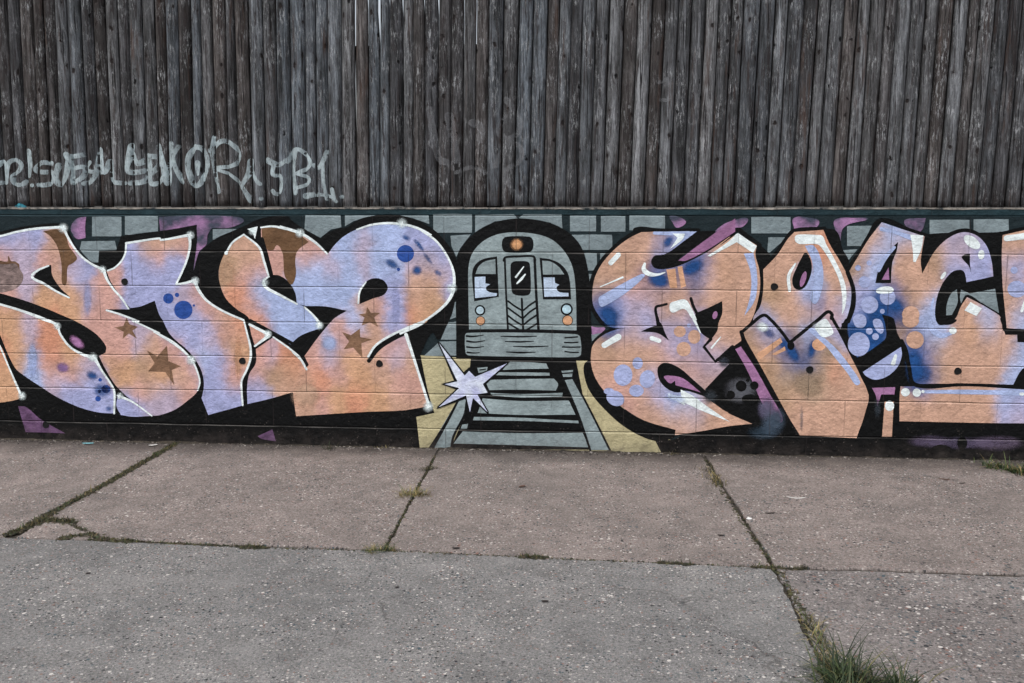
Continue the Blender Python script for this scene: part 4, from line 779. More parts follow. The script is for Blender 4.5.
# ------------------------------------------------------------------ wooden stockade fence
def wood_material():
    g = N('weathered_picket')
    oi = g.n('ShaderNodeObjectInfo')
    off = g.n('ShaderNodeCombineXYZ')
    g.l(g.math('MULTIPLY', oi.outputs['Random'], 37.0), off.inputs[0]); g.l(g.math('MULTIPLY', oi.outputs['Random'], 91.0), off.inputs[2])
    add = g.n('ShaderNodeVectorMath', operation='ADD'); g.l(g.coord('Object'), add.inputs[0]); g.l(off.outputs[0], add.inputs[1])
    co = add.outputs[0]
    grain = g.noise(g.mapping(co, (75, 75, 4.5)), 1.0, 7, 0.72, 0.8)
    fib = g.noise(g.mapping(co, (420, 420, 20)), 1.0, 3, 0.6)
    big = g.noise(g.mapping(co, (22, 22, 2.3)), 1.0, 4, 0.6)
    fleck = g.noise(g.mapping(co, (170, 170, 40)), 1.0, 5, 0.8)
    tone = g.math('ADD', g.math('ADD', g.math('MULTIPLY', grain, 0.42), g.math('MULTIPLY', big, 0.38)), g.math('MULTIPLY', fleck, 0.20))
    c = g.ramp(tone, [(0.36, K(30, 29, 29)), (0.44, K(80, 80, 81)), (0.52, K(116, 117, 120)), (0.61, K(172, 174, 178))])
    # per picket: warm brown to cold grey, dark to light
    tint = g.ramp(oi.outputs['Random'], [(0.0, K(158, 144, 134)), (0.16, K(232, 234, 234)), (0.3, K(150, 150, 152)), (0.42, K(196, 182, 172)), (0.55, K(136, 126, 120)), (0.68, K(206, 218, 226)), (0.84, K(255, 253, 250)), (1.0, K(150, 150, 150))])
    c = g.mix(0.9, c, tint, 'MULTIPLY')
    # strips of bark left along the pickets
    bark = g.math('MULTIPLY', g.rng(g.noise(g.mapping(co, (48, 48, 3.2)), 1.0, 4, 0.7, 1.0), 0.54, 0.60), 0.8)
    c = g.mix(bark, c, K(50, 44, 44))
    pale = g.math('MULTIPLY', g.rng(g.noise(g.mapping(co, (120, 120, 22)), 1.0, 5, 0.8), 0.53, 0.61), g.rng(g.noise(co, 7, 3), 0.42, 0.66, 0.0, 0.9))
    c = g.mix(pale, c, K(182, 184, 186))
    # knots
    kw = g.n('ShaderNodeVectorMath', operation='MULTIPLY_ADD'); kn_ = g.n('ShaderNodeTexNoise'); g.l(co, kn_.inputs['Vector']); kn_.inputs['Scale'].default_value = 45
    g.l(kn_.outputs['Color'], kw.inputs[0]); kw.inputs[1].default_value = (.02, .02, .03); g.l(co, kw.inputs[2])
    kv = g.voro(g.mapping(kw.outputs[0], (17, 17, 9.5)), 1.0)
    kn = g.math('MULTIPLY', g.rng(kv.outputs['Distance'], 0.17, 0.11), g.rng(g.sep(kv.outputs['Color'])[0], 0.36, 0.37))
    c = g.mix(g.math('MULTIPLY', kn, 0.96), c, K(12, 11, 12))
    halo = g.math('MULTIPLY', g.rng(kv.outputs['Distance'], 0.42, 0.15), g.math('MULTIPLY', g.rng(g.sep(kv.outputs['Color'])[0], 0.52, 0.56), 0.4))
    c = g.mix(halo, c, K(58, 50, 48))
    rust = g.math('MULTIPLY', g.rng(g.noise(g.mapping(co, (16, 16, 1.8)), 1.0, 4, 0.65), 0.60, 0.70), 0.65)
    c = g.mix(rust, c, K(78, 58, 48))
    # checks and cracks, damp dark foot
    ck = g.math('MULTIPLY', g.rng(g.noise(g.mapping(co, (120, 120, 2.6)), 1.0, 2, 0.5), 0.37, 0.32), 0.9)
    c = g.mix(ck, c, K(20, 19, 20))
    z = g.sep(g.coord('Object'))[2]
    foot_dark = g.math('MULTIPLY', g.rng(z, 1.54, 1.39), g.rng(g.noise(g.mapping(co, (30, 30, 9)), 1.0, 3), 0.35, 0.65, 0.1, 0.8))
    c = g.mix(foot_dark, c, K(44, 37, 36))
    g.l(c, g.bsdf.inputs['Base Color'])
    g.bsdf.inputs['Roughness'].default_value = 0.85
    g.bsdf.inputs['Specular IOR Level'].default_value = 0.2
    h = g.math('ADD', g.math('MULTIPLY', grain, 0.009), g.math('MULTIPLY', g.math('ADD', fib, fleck), 0.0028))
    h = g.math('SUBTRACT', h, g.math('MULTIPLY', g.math('ADD', ck, kn), 0.006))
    g.l(g.bump(h, 0.9, 1.0), g.bsdf.inputs['Normal'])
    return g.m
M_WOOD = wood_material()
g = N('gap_blocker_dark'); g.bsdf.inputs['Base Color'].default_value = K(34, 31, 30); g.bsdf.inputs['Roughness'].default_value = 0.95  # dark colour of the panels added to blacken the picket gaps
M_GAP_BLOCKER = g.m
FENCE = empty('stockade_fence', (0, 0.06, WTOP))
tag(FENCE, 'weathered grey stockade fence of half round wooden pickets standing on the wall', 'fence', kind='thing')
FY = 0.055                       # plane of the flat backs
FZ0, FZ1 = WTOP + 0.002, WTOP + 1.78
ZR = 1.38
class Picket:
    pass
PK_ = []
def lean(x): return (0.016 if x < -0.55 else 0.026) + 0.004 * math.sin(x * 7.3)
x = -4.3
i = 0
while x < 3.2:
    p = Picket()
    wdt = random.choice((0.062, 0.066, 0.070, 0.072, 0.074, 0.078)) + random.uniform(-.003, .003)
    gap = random.uniform(-0.0015, 0.0045)
    lx = wall(0, 100)[0]
    op, oz = 0, 9
    if wall(350, 20)[0] < x < wall(480, 20)[0]:
        long_ = wall(353, 20)[0] < x < wall(370, 20)[0]
        op = random.uniform(.006, .008) if long_ else random.uniform(.0035, .0055); oz = 2.30 if long_ else random.uniform(2.40, 2.52)
    if x > wall(340, 20)[0] and x < wall(500, 20)[0]: gap = random.uniform(-.002, .002)
    if abs(x - wall(489, 100)[0]) < .036: gap = 0.003
    p.x0 = x; p.w = wdt; p.t = lean(x) + random.uniform(-.004, .004); p.s = random.uniform(0, 99)
    p.yo = random.uniform(-.010, .002); p.d = wdt * random.uniform(0.44, 0.58); p.z0 = FZ0 + random.uniform(-.001, .007); p.z1 = FZ1 + random.uniform(-.02, .02)
    p.gap = gap; p.op = op; p.oz = oz
    PK_.append(p); x += wdt + gap; i += 1
# keep neighbours from crossing: leans follow each other
def px_edges(p, z):
    """left edge, right edge of a picket at height z"""
    zz = z - ZR
    a = p.x0 + p.t0 * zz + 0.0013 * noise.noise(Vector((p.s, z * 2.4, 0))) + 0.0011 * noise.noise(Vector((p.s, z * 11, 4)))
    b = p.x0 + p.w + p.t1 * zz + 0.0013 * noise.noise(Vector((p.s + 50, z * 2.4, 0))) + 0.0011 * noise.noise(Vector((p.s + 50, z * 11, 4)))
    if p.op: b -= (p.op + 0.004) * min(1, max(0, (z - p.oz) * 7))
    return a, b
for i, p in enumerate(PK_):
    p.t0 = p.t; p.t1 = PK_[i + 1].t if i + 1 < len(PK_) else p.t
NSEG, NARC = 44, 9
def picket_mesh(p):
    V, F = [], []
    for j in range(NSEG + 1):
        z = p.z0 + (p.z1 - p.z0) * j / NSEG
        a, b = px_edges(p, z)
        c, hw = (a + b) / 2, (b - a) / 2
        d = p.d * (1 + 0.10 * noise.noise(Vector((p.s, z * 3, 8))))
        for k in range(NARC + 1):
            th = math.pi * k / NARC
            f = 1 + 0.035 * noise.noise(Vector((p.s + k * 1.3, z * 7, 2)))
            V.append((c - hw * math.cos(th), FY + p.yo - d * math.sin(th) * f, z))
        V.append((c, FY + p.yo * .2 + 0.004, z))
    m = NARC + 2
    for j in range(NSEG):
        for k in range(m):
            F.append((j * m + k, j * m + (k + 1) % m, (j + 1) * m + (k + 1) % m, (j + 1) * m + k))
    F.append(tuple(range(m))[::-1]); F.append(tuple(NSEG * m + k for k in range(m)))
    return V, F
def in_view(p): return wall(-75, 100)[0] < p.x0 < wall(1095, 100)[0]
vis = [p for p in PK_ if in_view(p)]
mid = (wall(0, 100)[0] + wall(1024, 100)[0]) / 2
vis.sort(key=lambda p: abs(p.x0 - mid)); vis = vis[:100]; vs = set(id(p) for p in vis)
rest_V, rest_F = [], []
for p in PK_:
    V, F = picket_mesh(p)
    if id(p) in vs:
        mesh_obj('picket', V, F, M_WOOD, FENCE, smooth=True)
    else:
        k = len(rest_V); rest_V += V; rest_F += [tuple(q + k for q in f) for f in F]
for x0, x1 in ((WX0, -4.3), (3.2, WX1)):
    x = x0
    while x < x1 - 0.03:
        p = Picket(); p.x0 = x; p.w = random.uniform(.062, .078); p.t = p.t0 = p.t1 = 0.018; p.s = random.uniform(0, 99); p.yo = random.uniform(-.005, .005); p.d = p.w * .45; p.z0 = FZ0; p.z1 = FZ1 + random.uniform(-.02, .02); p.gap = 0.001; p.op = 0; p.oz = 9
        V, F = picket_mesh(p); k = len(rest_V); rest_V += V; rest_F += [tuple(q + k for q in f) for f in F]
        x += p.w + 0.001
xa_, xb_ = wall(352, 20)[0], wall(486, 20)[0]
for (q0, q1, zt_) in ((WX0, xa_ - .004, FZ1 - .06), (xa_, xb_, 2.27), (xb_ + .004, WX1, FZ1 - .06)):
    mesh_obj('gap_blocker', *box(q0, q1, FY + 0.0065, FY + 0.0135, WTOP + .01, zt_), M_GAP_BLOCKER, FENCE)  # added panels, blocking the sky so gaps between pickets go dark
for xp in (wall(491, 100)[0] - 2.45, wall(491, 100)[0], wall(491, 100)[0] + 2.45):
    mesh_obj('post', *box(xp - .045, xp + .045, FY + 0.057, FY + .147, 1.25, FZ1 - .1), M_WOOD, FENCE)
o = mesh_obj('picket', rest_V, rest_F, M_WOOD, FENCE, smooth=True); o['kind'] = 'stuff'
for zr in (WTOP + 0.25, WTOP + 1.5):
    mesh_obj('rail', *box(WX0, WX1, FY + 0.014, FY + 0.055, zr, zr + 0.085), M_WOOD, FENCE)

# writing sprayed on the fence, following the round pickets
gm = N('faded_spray')
co = gm.coord('Object')
at = gm.n('ShaderNodeAttribute'); at.attribute_name = 'paint'
gm.l(at.outputs['Color'], gm.bsdf.inputs['Base Color'])
gm.bsdf.inputs['Roughness'].default_value = 0.8
wn = gm.noise(gm.mapping(co, (160, 160, 26)), 1.0, 4, 0.7)
wn2 = gm.noise(co, 26, 3)
cov = gm.math('MULTIPLY', gm.rng(wn, 0.30, 0.52, 0.30, 1.0), gm.rng(wn2, 0.3, 0.6, 0.6, 1.0))
gm.l(gm.math('MULTIPLY', cov, at.outputs['Alpha'], clamp=True), gm.bsdf.inputs['Alpha'])
M_TAG = gm.m
h0, i0 = tile(0, 130, 5.689), tile(170, 130, 5.389)
def fence_front(X, Z):
    for p in PK_:
        a, b = px_edges(p, Z)
        if a <= X <= b:
            d = p.d * (1 + 0.10 * noise.noise(Vector((p.s, Z * 3, 8))))
            q = (2 * (X - a) / (b - a) - 1)
            th = math.acos(max(-1, min(1, -q)))
            kf = th / math.pi * NARC
            k0 = min(int(kf), NARC - 1); fr = kf - k0
            f = [1 + 0.035 * noise.noise(Vector((p.s + k * 1.3, Z * 7, 2))) for k in (k0, k0 + 1)]
            s = [math.sin(math.pi * k / NARC) ** 0.8 * ff for k, ff in zip((k0, k0 + 1), f)]
            return FY + p.yo - d * (s[0] * (1 - fr) + s[1] * fr) if 0 else FY + p.yo - d * math.sin(th) * (f[0] * (1 - fr) + f[1] * fr)
    return None
def fence_paint(name, strokes, col, alpha, parent=FENCE):
    P, T = tri(strokes, 1.2)
    ctr_alpha = np.full(len(P), alpha)
    V = []; ok = []
    for (a, b) in P:
        X, Z = wall(a, b, 0.03)
        y = fence_front(X, Z)
        ok.append(y is not None and y < FY - 0.010)
        V.append((X, (y if y is not None else FY) - 0.0022, Z))
    F = []
    for t in T:
        if all(ok[i] for i in t) and max(V[i][1] for i in t) - min(V[i][1] for i in t) < 0.02:
            A, B, C_ = (V[i] for i in t)
            cr = (B[0] - A[0]) * (C_[2] - A[2]) - (B[2] - A[2]) * (C_[0] - A[0])
            F.append(tuple(t) if cr > 0 else tuple(t[::-1]))
    cl = np.c_[np.tile(np.array(col[:3]), (len(P), 1)), ctr_alpha * (1 + .4 * nz(P, .06, 3.))]
    return mesh_obj(name, V, F, M_TAG, parent, np.clip(cl, 0, 1))
tst = lambda p, wd: stroke(p, wd, wscale=1.28)
TG1 = [tst(h0((-60, 200), (-30, 300), (0, 305), (15, 300)), 3.4), tst(h0((0, 205), (22, 180), (42, 205), (36, 300)), 3.4), tst(h0((45, 300), (58, 190), (90, 170), (124, 190), (118, 230), (78, 262), (88, 305), (130, 312), (152, 292)), 3.2), tst(h0((168, 125), (178, 200), (172, 262)), [5, 3.4]), disc(h0((190, 315))[0], 2),
       tst(h0((300, 190), (240, 188), (210, 228), (250, 240), (302, 244), (308, 285), (270, 312), (224, 312)), 3.6), tst(h0((335, 200), (322, 275), (350, 312), (385, 272), (402, 180)), 4), tst(h0((390, 140), (425, 220), (424, 298)), 4), tst(h0((395, 150), (450, 150), (488, 140)), 3.6), tst(h0((430, 222), (490, 215), (478, 272), (430, 300)), 3.4),
       tst(h0((522, 185), (500, 222), (540, 240), (600, 240)), 3.2), tst(h0((488, 305), (530, 292), (556, 230), (574, 112), (582, 180), (600, 242), (630, 175), (640, 250), (648, 292), (690, 302)), 3.6), disc(h0((716, 302))[0], 2),
       tst(h0((752, 95), (735, 170), (730, 232), (790, 240), (842, 228)), [6, 4, 4]), tst(h0((760, 140), (790, 190), (842, 160)), 4.4), tst(h0((850, 240), (822, 292), (745, 302)), 4), tst(h0((845, 150), (855, 222), (862, 302), (905, 300), (938, 265)), [5, 4, 3.6]), tst(h0((850, 150), (905, 160), (900, 205), (868, 245)), 4), tst(h0((905, 95), (932, 200), (962, 305), (970, 200), (985, 80)), [5, 4.4, 5, 4]),
       tst(i0((10, 80), (30, 180), (72, 282)), [5, 3.4, 3.4]), tst(i0((0, 240), (20, 160), (50, 90)), 3), tst(i0((140, 90), (105, 150), (110, 240), (146, 300), (190, 240), (206, 160), (172, 100), (138, 92)), 4), tst(i0((150, 180), (154, 240)), [5, 2]),
       tst(i0((240, 40), (230, 120), (246, 222), (266, 332)), [3.4, 3, 4]), tst(i0((222, 112), (290, 60), (352, 90), (380, 140), (350, 188), (248, 206)), [4, 3.4, 3]), tst(i0((252, 212), (330, 242), (390, 300), (440, 382)), [2.4, 2.6, 4]), tst(i0((440, 170), (428, 235), (396, 296)), [5, 3]), tst(i0((440, 210), (468, 270), (490, 292)), 3),
       tst(i0((530, 165), (590, 188), (640, 160)), [5, 3]), tst(i0((562, 190), (560, 242), (602, 250), (602, 325), (575, 346), (558, 328)), 3), tst(i0((680, 110), (670, 200), (680, 338)), [4, 3, 4]), tst(i0((640, 172), (682, 105), (740, 140), (756, 190), (690, 235)), 3), tst(i0((690, 235), (752, 262), (740, 292), (690, 312)), 2.8),
       tst(i0((778, 190), (800, 206), (830, 160), (846, 118)), 3.4), tst(i0((825, 180), (830, 290), (846, 372)), 2.6), tst(i0((735, 355), (800, 348), (870, 360), (902, 386)), [5, 2.4, 2.4]), tst(i0((878, 320), (890, 372)), 3.4), disc(i0((495, 370))[0], 2), disc(i0((930, 360))[0], 2.2), disc(px((342, 197))[0], 2)]
fence_paint('spray_writing', TG1, K(200, 216, 220), 0.70)['label'] = 'pale sprayed writing running along the foot of the fence'
jt = tile(340, 0, 3.0118)
TG2 = [stroke(jt((270, 330), (300, 480), (330, 490)), 7), stroke(jt((350, 520), (400, 505), (440, 520)), 4), stroke(jt((400, 370), (425, 385), (420, 420)), 8), stroke(jt((500, 300), (530, 340), (545, 380), (510, 420), (480, 400), (495, 350)), 6), stroke(jt((470, 500), (500, 440), (540, 440), (545, 480), (500, 520), (530, 590)), 5), stroke(jt((960, 250), (985, 240), (990, 300), (965, 300)), 3.5), stroke(jt((330, 350), (350, 480)), 9)]
fence_paint('faint_writing', TG2[:5] + TG2[6:], K(170, 172, 176), 0.24)
fence_paint('faint_writing', TG2[5:6], K(170, 172, 176), 0.24)
fence_paint('turquoise_dab', [stroke(h0((92, 432), (120, 425), (148, 436)), [2, 3, 2]), stroke(h0((98, 440), (140, 440)), 1.4)], K(60, 150, 170), 0.9)

# ------------------------------------------------------------------ ground
def concrete(name, c0_, c1_, stone, density, dark, seed, big=1.0):
    g = N(name)
    co = g.mapping(g.coord('Object'), (1, 1, 1), (seed, seed * 1.7, 0))
    base = g.ramp(g.noise(co, 1.7, 5, 0.6), [(0.3, c0_), (0.7, c1_)])
    mott = g.rng(g.noise(co, 9, 5, 0.7), 0.3, 0.72, 0.74, 1.2)
    fine = g.rng(g.noise(co, 260, 3, 0.7), 0.28, 0.72, 0.50, 1.55)
    mid_ = g.rng(g.noise(co, 95, 4, 0.75), 0.3, 0.7, 0.50, 1.56)
    hsv = g.n('ShaderNodeHueSaturation'); g.l(base, hsv.inputs['Color']); g.l(g.math('MULTIPLY', mid_, g.math('MULTIPLY', mott, fine)), hsv.inputs['Value'])
    c = hsv.outputs[0]
    wv = g.n('ShaderNodeVectorMath', operation='MULTIPLY_ADD')
    nv = g.n('ShaderNodeTexNoise'); g.l(co, nv.inputs['Vector']); nv.inputs['Scale'].default_value = 60
    g.l(nv.outputs['Color'], wv.inputs[0]); wv.inputs[1].default_value = (.012, .012, 0); g.l(co, wv.inputs[2])
    hh = None
    for sc_, thr, dens in ((105 / big, 0.34, density), (58 / big, 0.32, density * 0.70), (34 / big, 0.25, density * 0.40)):
        v = g.voro(g.mapping(wv.outputs[0], (1.0, 1.0, 0.0)), sc_)
        r, gg, b = g.sep(v.outputs['Color'])
        m = g.math('MULTIPLY', g.rng(v.outputs['Distance'], thr, thr * 0.72), g.math('LESS_THAN', r, dens))
        m = g.math('MULTIPLY', m, g.rng(g.noise(co, 3.2, 3), 0.36, 0.56, 0.35, 1.0))
        sc1 = g.ramp(gg, stone, 'CONSTANT')
        c = g.mix(m, c, sc1)
        hh = m if hh is None else g.math('ADD', hh, m)
    # stains
    st = g.math('MULTIPLY', g.rng(g.noise(co, 2.4, 4, 0.65, 0.6), 0.54, 0.70), dark)
    c = g.mix(st, c, K(66, 62, 60))
    gum = g.voro(g.mapping(co, (1, 1, 0)), 3.4)
    gm_ = g.math('MULTIPLY', g.rng(gum.outputs['Distance'], 0.062, 0.045), g.math('MULTIPLY', g.math('LESS_THAN', g.sep(gum.outputs['Color'])[0], 0.30), 0.6))
    c = g.mix(gm_, c, K(58, 56, 56))
    cw = g.n('ShaderNodeVectorMath', operation='MULTIPLY_ADD'); cn = g.n('ShaderNodeTexNoise'); g.l(co, cn.inputs['Vector']); cn.inputs['Scale'].default_value = 5; cn.inputs['Detail'].default_value = 6
    g.l(cn.outputs['Color'], cw.inputs[0]); cw.inputs[1].default_value = (.30, .30, 0); g.l(co, cw.inputs[2])
    ce = g.voro(g.mapping(cw.outputs[0], (1, 1, 0)), 0.75, 'DISTANCE_TO_EDGE')
    crk = g.math('MULTIPLY', g.rng(ce.outputs['Distance'], 0.0045, 0.0015), g.rng(g.noise(co, 0.9, 2), 0.56, 0.62, 0, 0.45))
    c = g.mix(crk, c, K(50, 46, 43))
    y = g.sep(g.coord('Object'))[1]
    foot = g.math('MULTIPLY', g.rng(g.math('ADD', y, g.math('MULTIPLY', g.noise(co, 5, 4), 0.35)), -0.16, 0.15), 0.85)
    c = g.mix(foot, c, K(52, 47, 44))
    g.l(c, g.bsdf.inputs['Base Color'])
    g.bsdf.inputs['Roughness'].default_value = 0.88
    g.bsdf.inputs['Specular IOR Level'].default_value = 0.25
    h = g.math('ADD', g.math('MULTIPLY', g.noise(co, 240, 4, 0.7), 0.0030), g.math('MULTIPLY', hh, 0.0012))
    h = g.math('ADD', h, g.math('MULTIPLY', g.noise(co, 28, 4, 0.6), 0.004))
    g.l(g.bump(h, 0.8, 1.0), g.bsdf.inputs['Normal'])
    return g.m
STONES = [(0.0, K(38, 39, 42)), (0.28, K(90, 89, 89)), (0.38, K(60, 76, 82)), (0.56, K(158, 152, 146)), (0.70, K(124, 96, 88)), (0.84, K(196, 190, 184))]
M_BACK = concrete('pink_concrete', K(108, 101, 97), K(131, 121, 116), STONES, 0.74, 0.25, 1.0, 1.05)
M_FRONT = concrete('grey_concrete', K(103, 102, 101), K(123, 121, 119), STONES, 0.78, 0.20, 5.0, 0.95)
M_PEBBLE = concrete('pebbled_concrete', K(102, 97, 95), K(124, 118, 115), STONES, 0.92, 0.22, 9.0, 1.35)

def soil_material():
    g = N('soil'); co = g.coord('Object')
    g.l(g.ramp(g.noise(co, 40, 5, 0.7), [(0.3, K(26, 24, 20)), (0.7, K(70, 62, 52))]), g.bsdf.inputs['Base Color'])
    g.bsdf.inputs['Roughness'].default_value = 1.0
    g.l(g.bump(g.noise(co, 90, 4), 0.8, 0.02), g.bsdf.inputs['Normal'])
    return g.m
M_SOIL = soil_material()
def sheet(name, x0, x1, y0, y1, z, mat, kind='structure'):
    o = mesh_obj(name, [(x0, y0, z), (x1, y0, z), (x1, y1, z), (x0, y1, z)], [(0, 1, 2, 3)], mat); o['kind'] = kind; return o
sheet('ground', -400, 400, -400, 400, -0.16, M_SOIL)
sheet('joint_soil', -9, 9, -5.0, 0.0, -0.006, M_SOIL)

def slab(pts, mat, seed, z=0.0, rough=0.006, name='sidewalk', cut=0.0):
    """one cast slab with a broken, slightly rounded edge; pts counter-clockwise"""
    out = []
    n = len(pts)
    rl = rough if isinstance(rough, (list, tuple)) else [rough] * n
    for i in range(n):
        rough = rl[i]
        a, b = Vector(pts[i]), Vector(pts[(i + 1) % n])
        L = (b - a).length; m = max(2, int(L / 0.018)); nd = Vector((-(b - a).y, (b - a).x)) / L
        for j in range(m):
            p = a + (b - a) * j / m
            q = rough * (0.7 * noise.noise(Vector((p.x * 5 + seed, p.y * 5, seed))) + 0.5 * noise.noise(Vector((p.x * 17, p.y * 17 + seed, seed))) + 0.45 * noise.noise(Vector((p.x * 48, p.y * 48, seed))))
            if i == 0 and False: q = 0
            out.append(p + nd * (q + 0.001))
    nn_ = len(out); ctr_ = sum(out, Vector((0, 0))) / nn_
    V, F = [], []
    prof = ((-0.10, 0.0), (-0.006, 0.0), (-0.0018, 0.0018), (0.0, 0.006)) if not cut else ((-0.10, 0.0), (-cut, 0.0), (-cut * .3, cut * .3), (0.0, cut))
    for dz, ins in prof:
        for k, p in enumerate(out):
            t = (out[(k + 1) % nn_] - out[k - 1]); t = Vector((-t.y, t.x)); t.normalize()
            q = p + t * ins
            V.append((q.x, q.y, z + dz))
    for r in range(3):
        F += [(r * nn_ + k, r * nn_ + (k + 1) % nn_, (r + 1) * nn_ + (k + 1) % nn_, (r + 1) * nn_ + k) for k in range(nn_)]
    F.append(tuple(3 * nn_ + k for k in range(nn_)))
    o = mesh_obj(name, V, F, mat); o['kind'] = 'structure'
    return o
GP = lambda *p: [ground(*q) for q in p]
# joint lines, street side of the wall
j1t, j1m, j1n, j1b = (ground(183, 440)[0], 0.0), ground(112, 481), ground(54, 512), (ground(8, 536)[0], -1.70)
j2t, j2b, j2f = (-0.912, 0.0), (-0.862, -1.712), (-0.825, -3.55)
j3t, j3b, j3f = (0.592, 0.0), (0.686, -1.775), (0.700, -3.55)
j4t, j4b, j4f = (2.16, 0.0), (2.22, -1.775), (2.26, -3.55)
j0t, j0b, j0f = (-4.05, 0.0), (-4.08, -1.69), (-4.10, -3.55)
Wq = 0.0035
def off(p, dx, dy=0): return (p[0] + dx, p[1] + dy)
lg = 0.0068
# back row
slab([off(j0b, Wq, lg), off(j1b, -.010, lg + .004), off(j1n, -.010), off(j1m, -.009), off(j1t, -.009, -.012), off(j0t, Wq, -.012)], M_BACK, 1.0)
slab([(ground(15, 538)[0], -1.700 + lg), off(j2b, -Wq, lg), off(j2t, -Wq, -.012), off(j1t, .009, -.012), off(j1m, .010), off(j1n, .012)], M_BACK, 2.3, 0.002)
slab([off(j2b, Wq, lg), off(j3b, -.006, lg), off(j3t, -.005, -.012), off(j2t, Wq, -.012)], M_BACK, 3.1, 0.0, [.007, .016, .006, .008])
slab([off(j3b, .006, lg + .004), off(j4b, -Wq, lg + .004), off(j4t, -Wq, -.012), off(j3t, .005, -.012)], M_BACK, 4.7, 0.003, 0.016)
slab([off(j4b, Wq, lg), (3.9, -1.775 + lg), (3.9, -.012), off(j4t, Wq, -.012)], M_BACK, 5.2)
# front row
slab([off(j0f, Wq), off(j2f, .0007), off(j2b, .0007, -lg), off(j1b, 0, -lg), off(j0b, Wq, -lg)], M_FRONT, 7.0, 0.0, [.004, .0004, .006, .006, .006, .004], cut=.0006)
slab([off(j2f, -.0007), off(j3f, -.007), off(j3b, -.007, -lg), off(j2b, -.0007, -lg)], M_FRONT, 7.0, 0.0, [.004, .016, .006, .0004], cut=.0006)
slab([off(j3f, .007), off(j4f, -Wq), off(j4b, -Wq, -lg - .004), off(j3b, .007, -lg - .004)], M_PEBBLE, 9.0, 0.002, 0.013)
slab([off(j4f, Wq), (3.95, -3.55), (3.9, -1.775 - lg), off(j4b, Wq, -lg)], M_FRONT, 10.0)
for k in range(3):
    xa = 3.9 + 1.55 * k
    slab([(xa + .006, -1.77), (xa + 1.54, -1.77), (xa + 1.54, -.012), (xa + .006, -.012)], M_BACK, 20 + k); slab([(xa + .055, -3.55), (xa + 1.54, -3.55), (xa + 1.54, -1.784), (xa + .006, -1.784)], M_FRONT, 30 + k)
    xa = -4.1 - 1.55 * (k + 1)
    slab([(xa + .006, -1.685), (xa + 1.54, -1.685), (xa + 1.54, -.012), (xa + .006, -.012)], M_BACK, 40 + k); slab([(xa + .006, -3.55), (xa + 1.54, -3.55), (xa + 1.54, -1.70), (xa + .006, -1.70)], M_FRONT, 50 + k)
# kerb and road behind the viewer's feet
V, F = box(-9, 9, -3.72, -3.556, -0.16, 0.0); o = mesh_obj('kerb', V, F, M_FRONT); o['kind'] = 'structure'
g = N('asphalt'); co = g.coord('Object')
g.l(g.ramp(g.noise(co, 120, 4, 0.7), [(0.3, K(48, 48, 50)), (0.7, K(76, 76, 78))]), g.bsdf.inputs['Base Color']); g.bsdf.inputs['Roughness'].default_value = 0.9
g.l(g.bump(g.noise(co, 200, 3), 0.7, 0.01), g.bsdf.inputs['Normal'])
sheet('road', -60, 60, -12, -3.72, -0.13, g.m)
# earth held up behind the wall
V, F = box(-60, 60, 0.45, 60, -0.15, 1.30); o = mesh_obj('embankment', V, F, M_SOIL); o['kind'] = 'structure'

# ------------------------------------------------------------------ weeds, moss, litter
def blade_material():
    g = N('grass_blade')
    at = g.n('ShaderNodeAttribute'); at.attribute_name = 'paint'
    g.l(at.outputs['Color'], g.bsdf.inputs['Base Color'])
    g.bsdf.inputs['Roughness'].default_value = 0.6
    g.bsdf.inputs['Specular IOR Level'].default_value = 0.3
    return g.m
M_BLADE = blade_material()
GRN = [K(52, 72, 36), K(66, 86, 42), K(40, 56, 30), K(84, 96, 52), K(46, 66, 38)]
DRY = [K(134, 120, 78), K(110, 98, 62), K(150, 138, 96)]
MOSS = [K(56, 58, 36), K(44, 46, 28), K(74, 72, 46), K(36, 36, 24), K(62, 54, 38)]
def blades(name, roots, hgt, spread, wid, pal, rnd, curl=0.6, seg=5, z_root=-0.004):
    """roots: list of (x, y, weight); every blade a bent tapering strip"""
    V, F, Cc = [], [], []
    for (x, y, wgt) in roots:
        h = hgt * wgt * rnd.uniform(.45, 1.1); a = rnd.uniform(0, 2 * math.pi); sp = spread * rnd.uniform(.1, 1.0)
        d = Vector((math.cos(a), math.sin(a), 0)); wdir = Vector((-d.y, d.x, 0))
        wd = wid * rnd.uniform(.6, 1.3); c = rnd.choice(pal); q = rnd.uniform(.75, 1.2)
        p = Vector((x, y, z_root)); k = len(V); ang = math.pi / 2 - sp
        tw = rnd.uniform(-.4, .4)
        for j in range(seg + 1):
            t = j / seg; w2 = wd * (1 - t ** 1.6) * .5 + 0.0002
            V += [tuple(p - wdir * w2), tuple(p + wdir * w2)]
            Cc += [tuple(v * q * (0.75 + .4 * t) for v in c[:3]) + (1,)] * 2
            p = p + (d * math.cos(ang) + Vector((0, 0, math.sin(ang)))) * (h / seg)
            if p.z < 0.004 and j > 1: p.z = 0.004
            ang -= curl * rnd.uniform(.3, 1.2) / seg * 1.6
            wdir = (wdir + d * tw / seg).normalized()
        F += [(k + 2 * j, k + 2 * j + 1, k + 2 * j + 3, k + 2 * j + 2) for j in range(seg)]
    return mesh_obj(name, V, F, M_BLADE, None, Cc)
def along(pts, n, sig, rnd, w=(.5, 1)):
    P = [Vector(ground(*p)) for p in pts]
    L = [(b - a).length for a, b in zip(P[:-1], P[1:])]; tot = sum(L); out = []
    for _ in range(n):
        t = rnd.uniform(0, tot)
        for a, b, l in zip(P[:-1], P[1:], L):
            if t <= l: q = a + (b - a) * (t / l); break
            t -= l
        out.append((q.x + rnd.gauss(0, sig), q.y + rnd.gauss(0, sig), rnd.uniform(*w)))
    return out
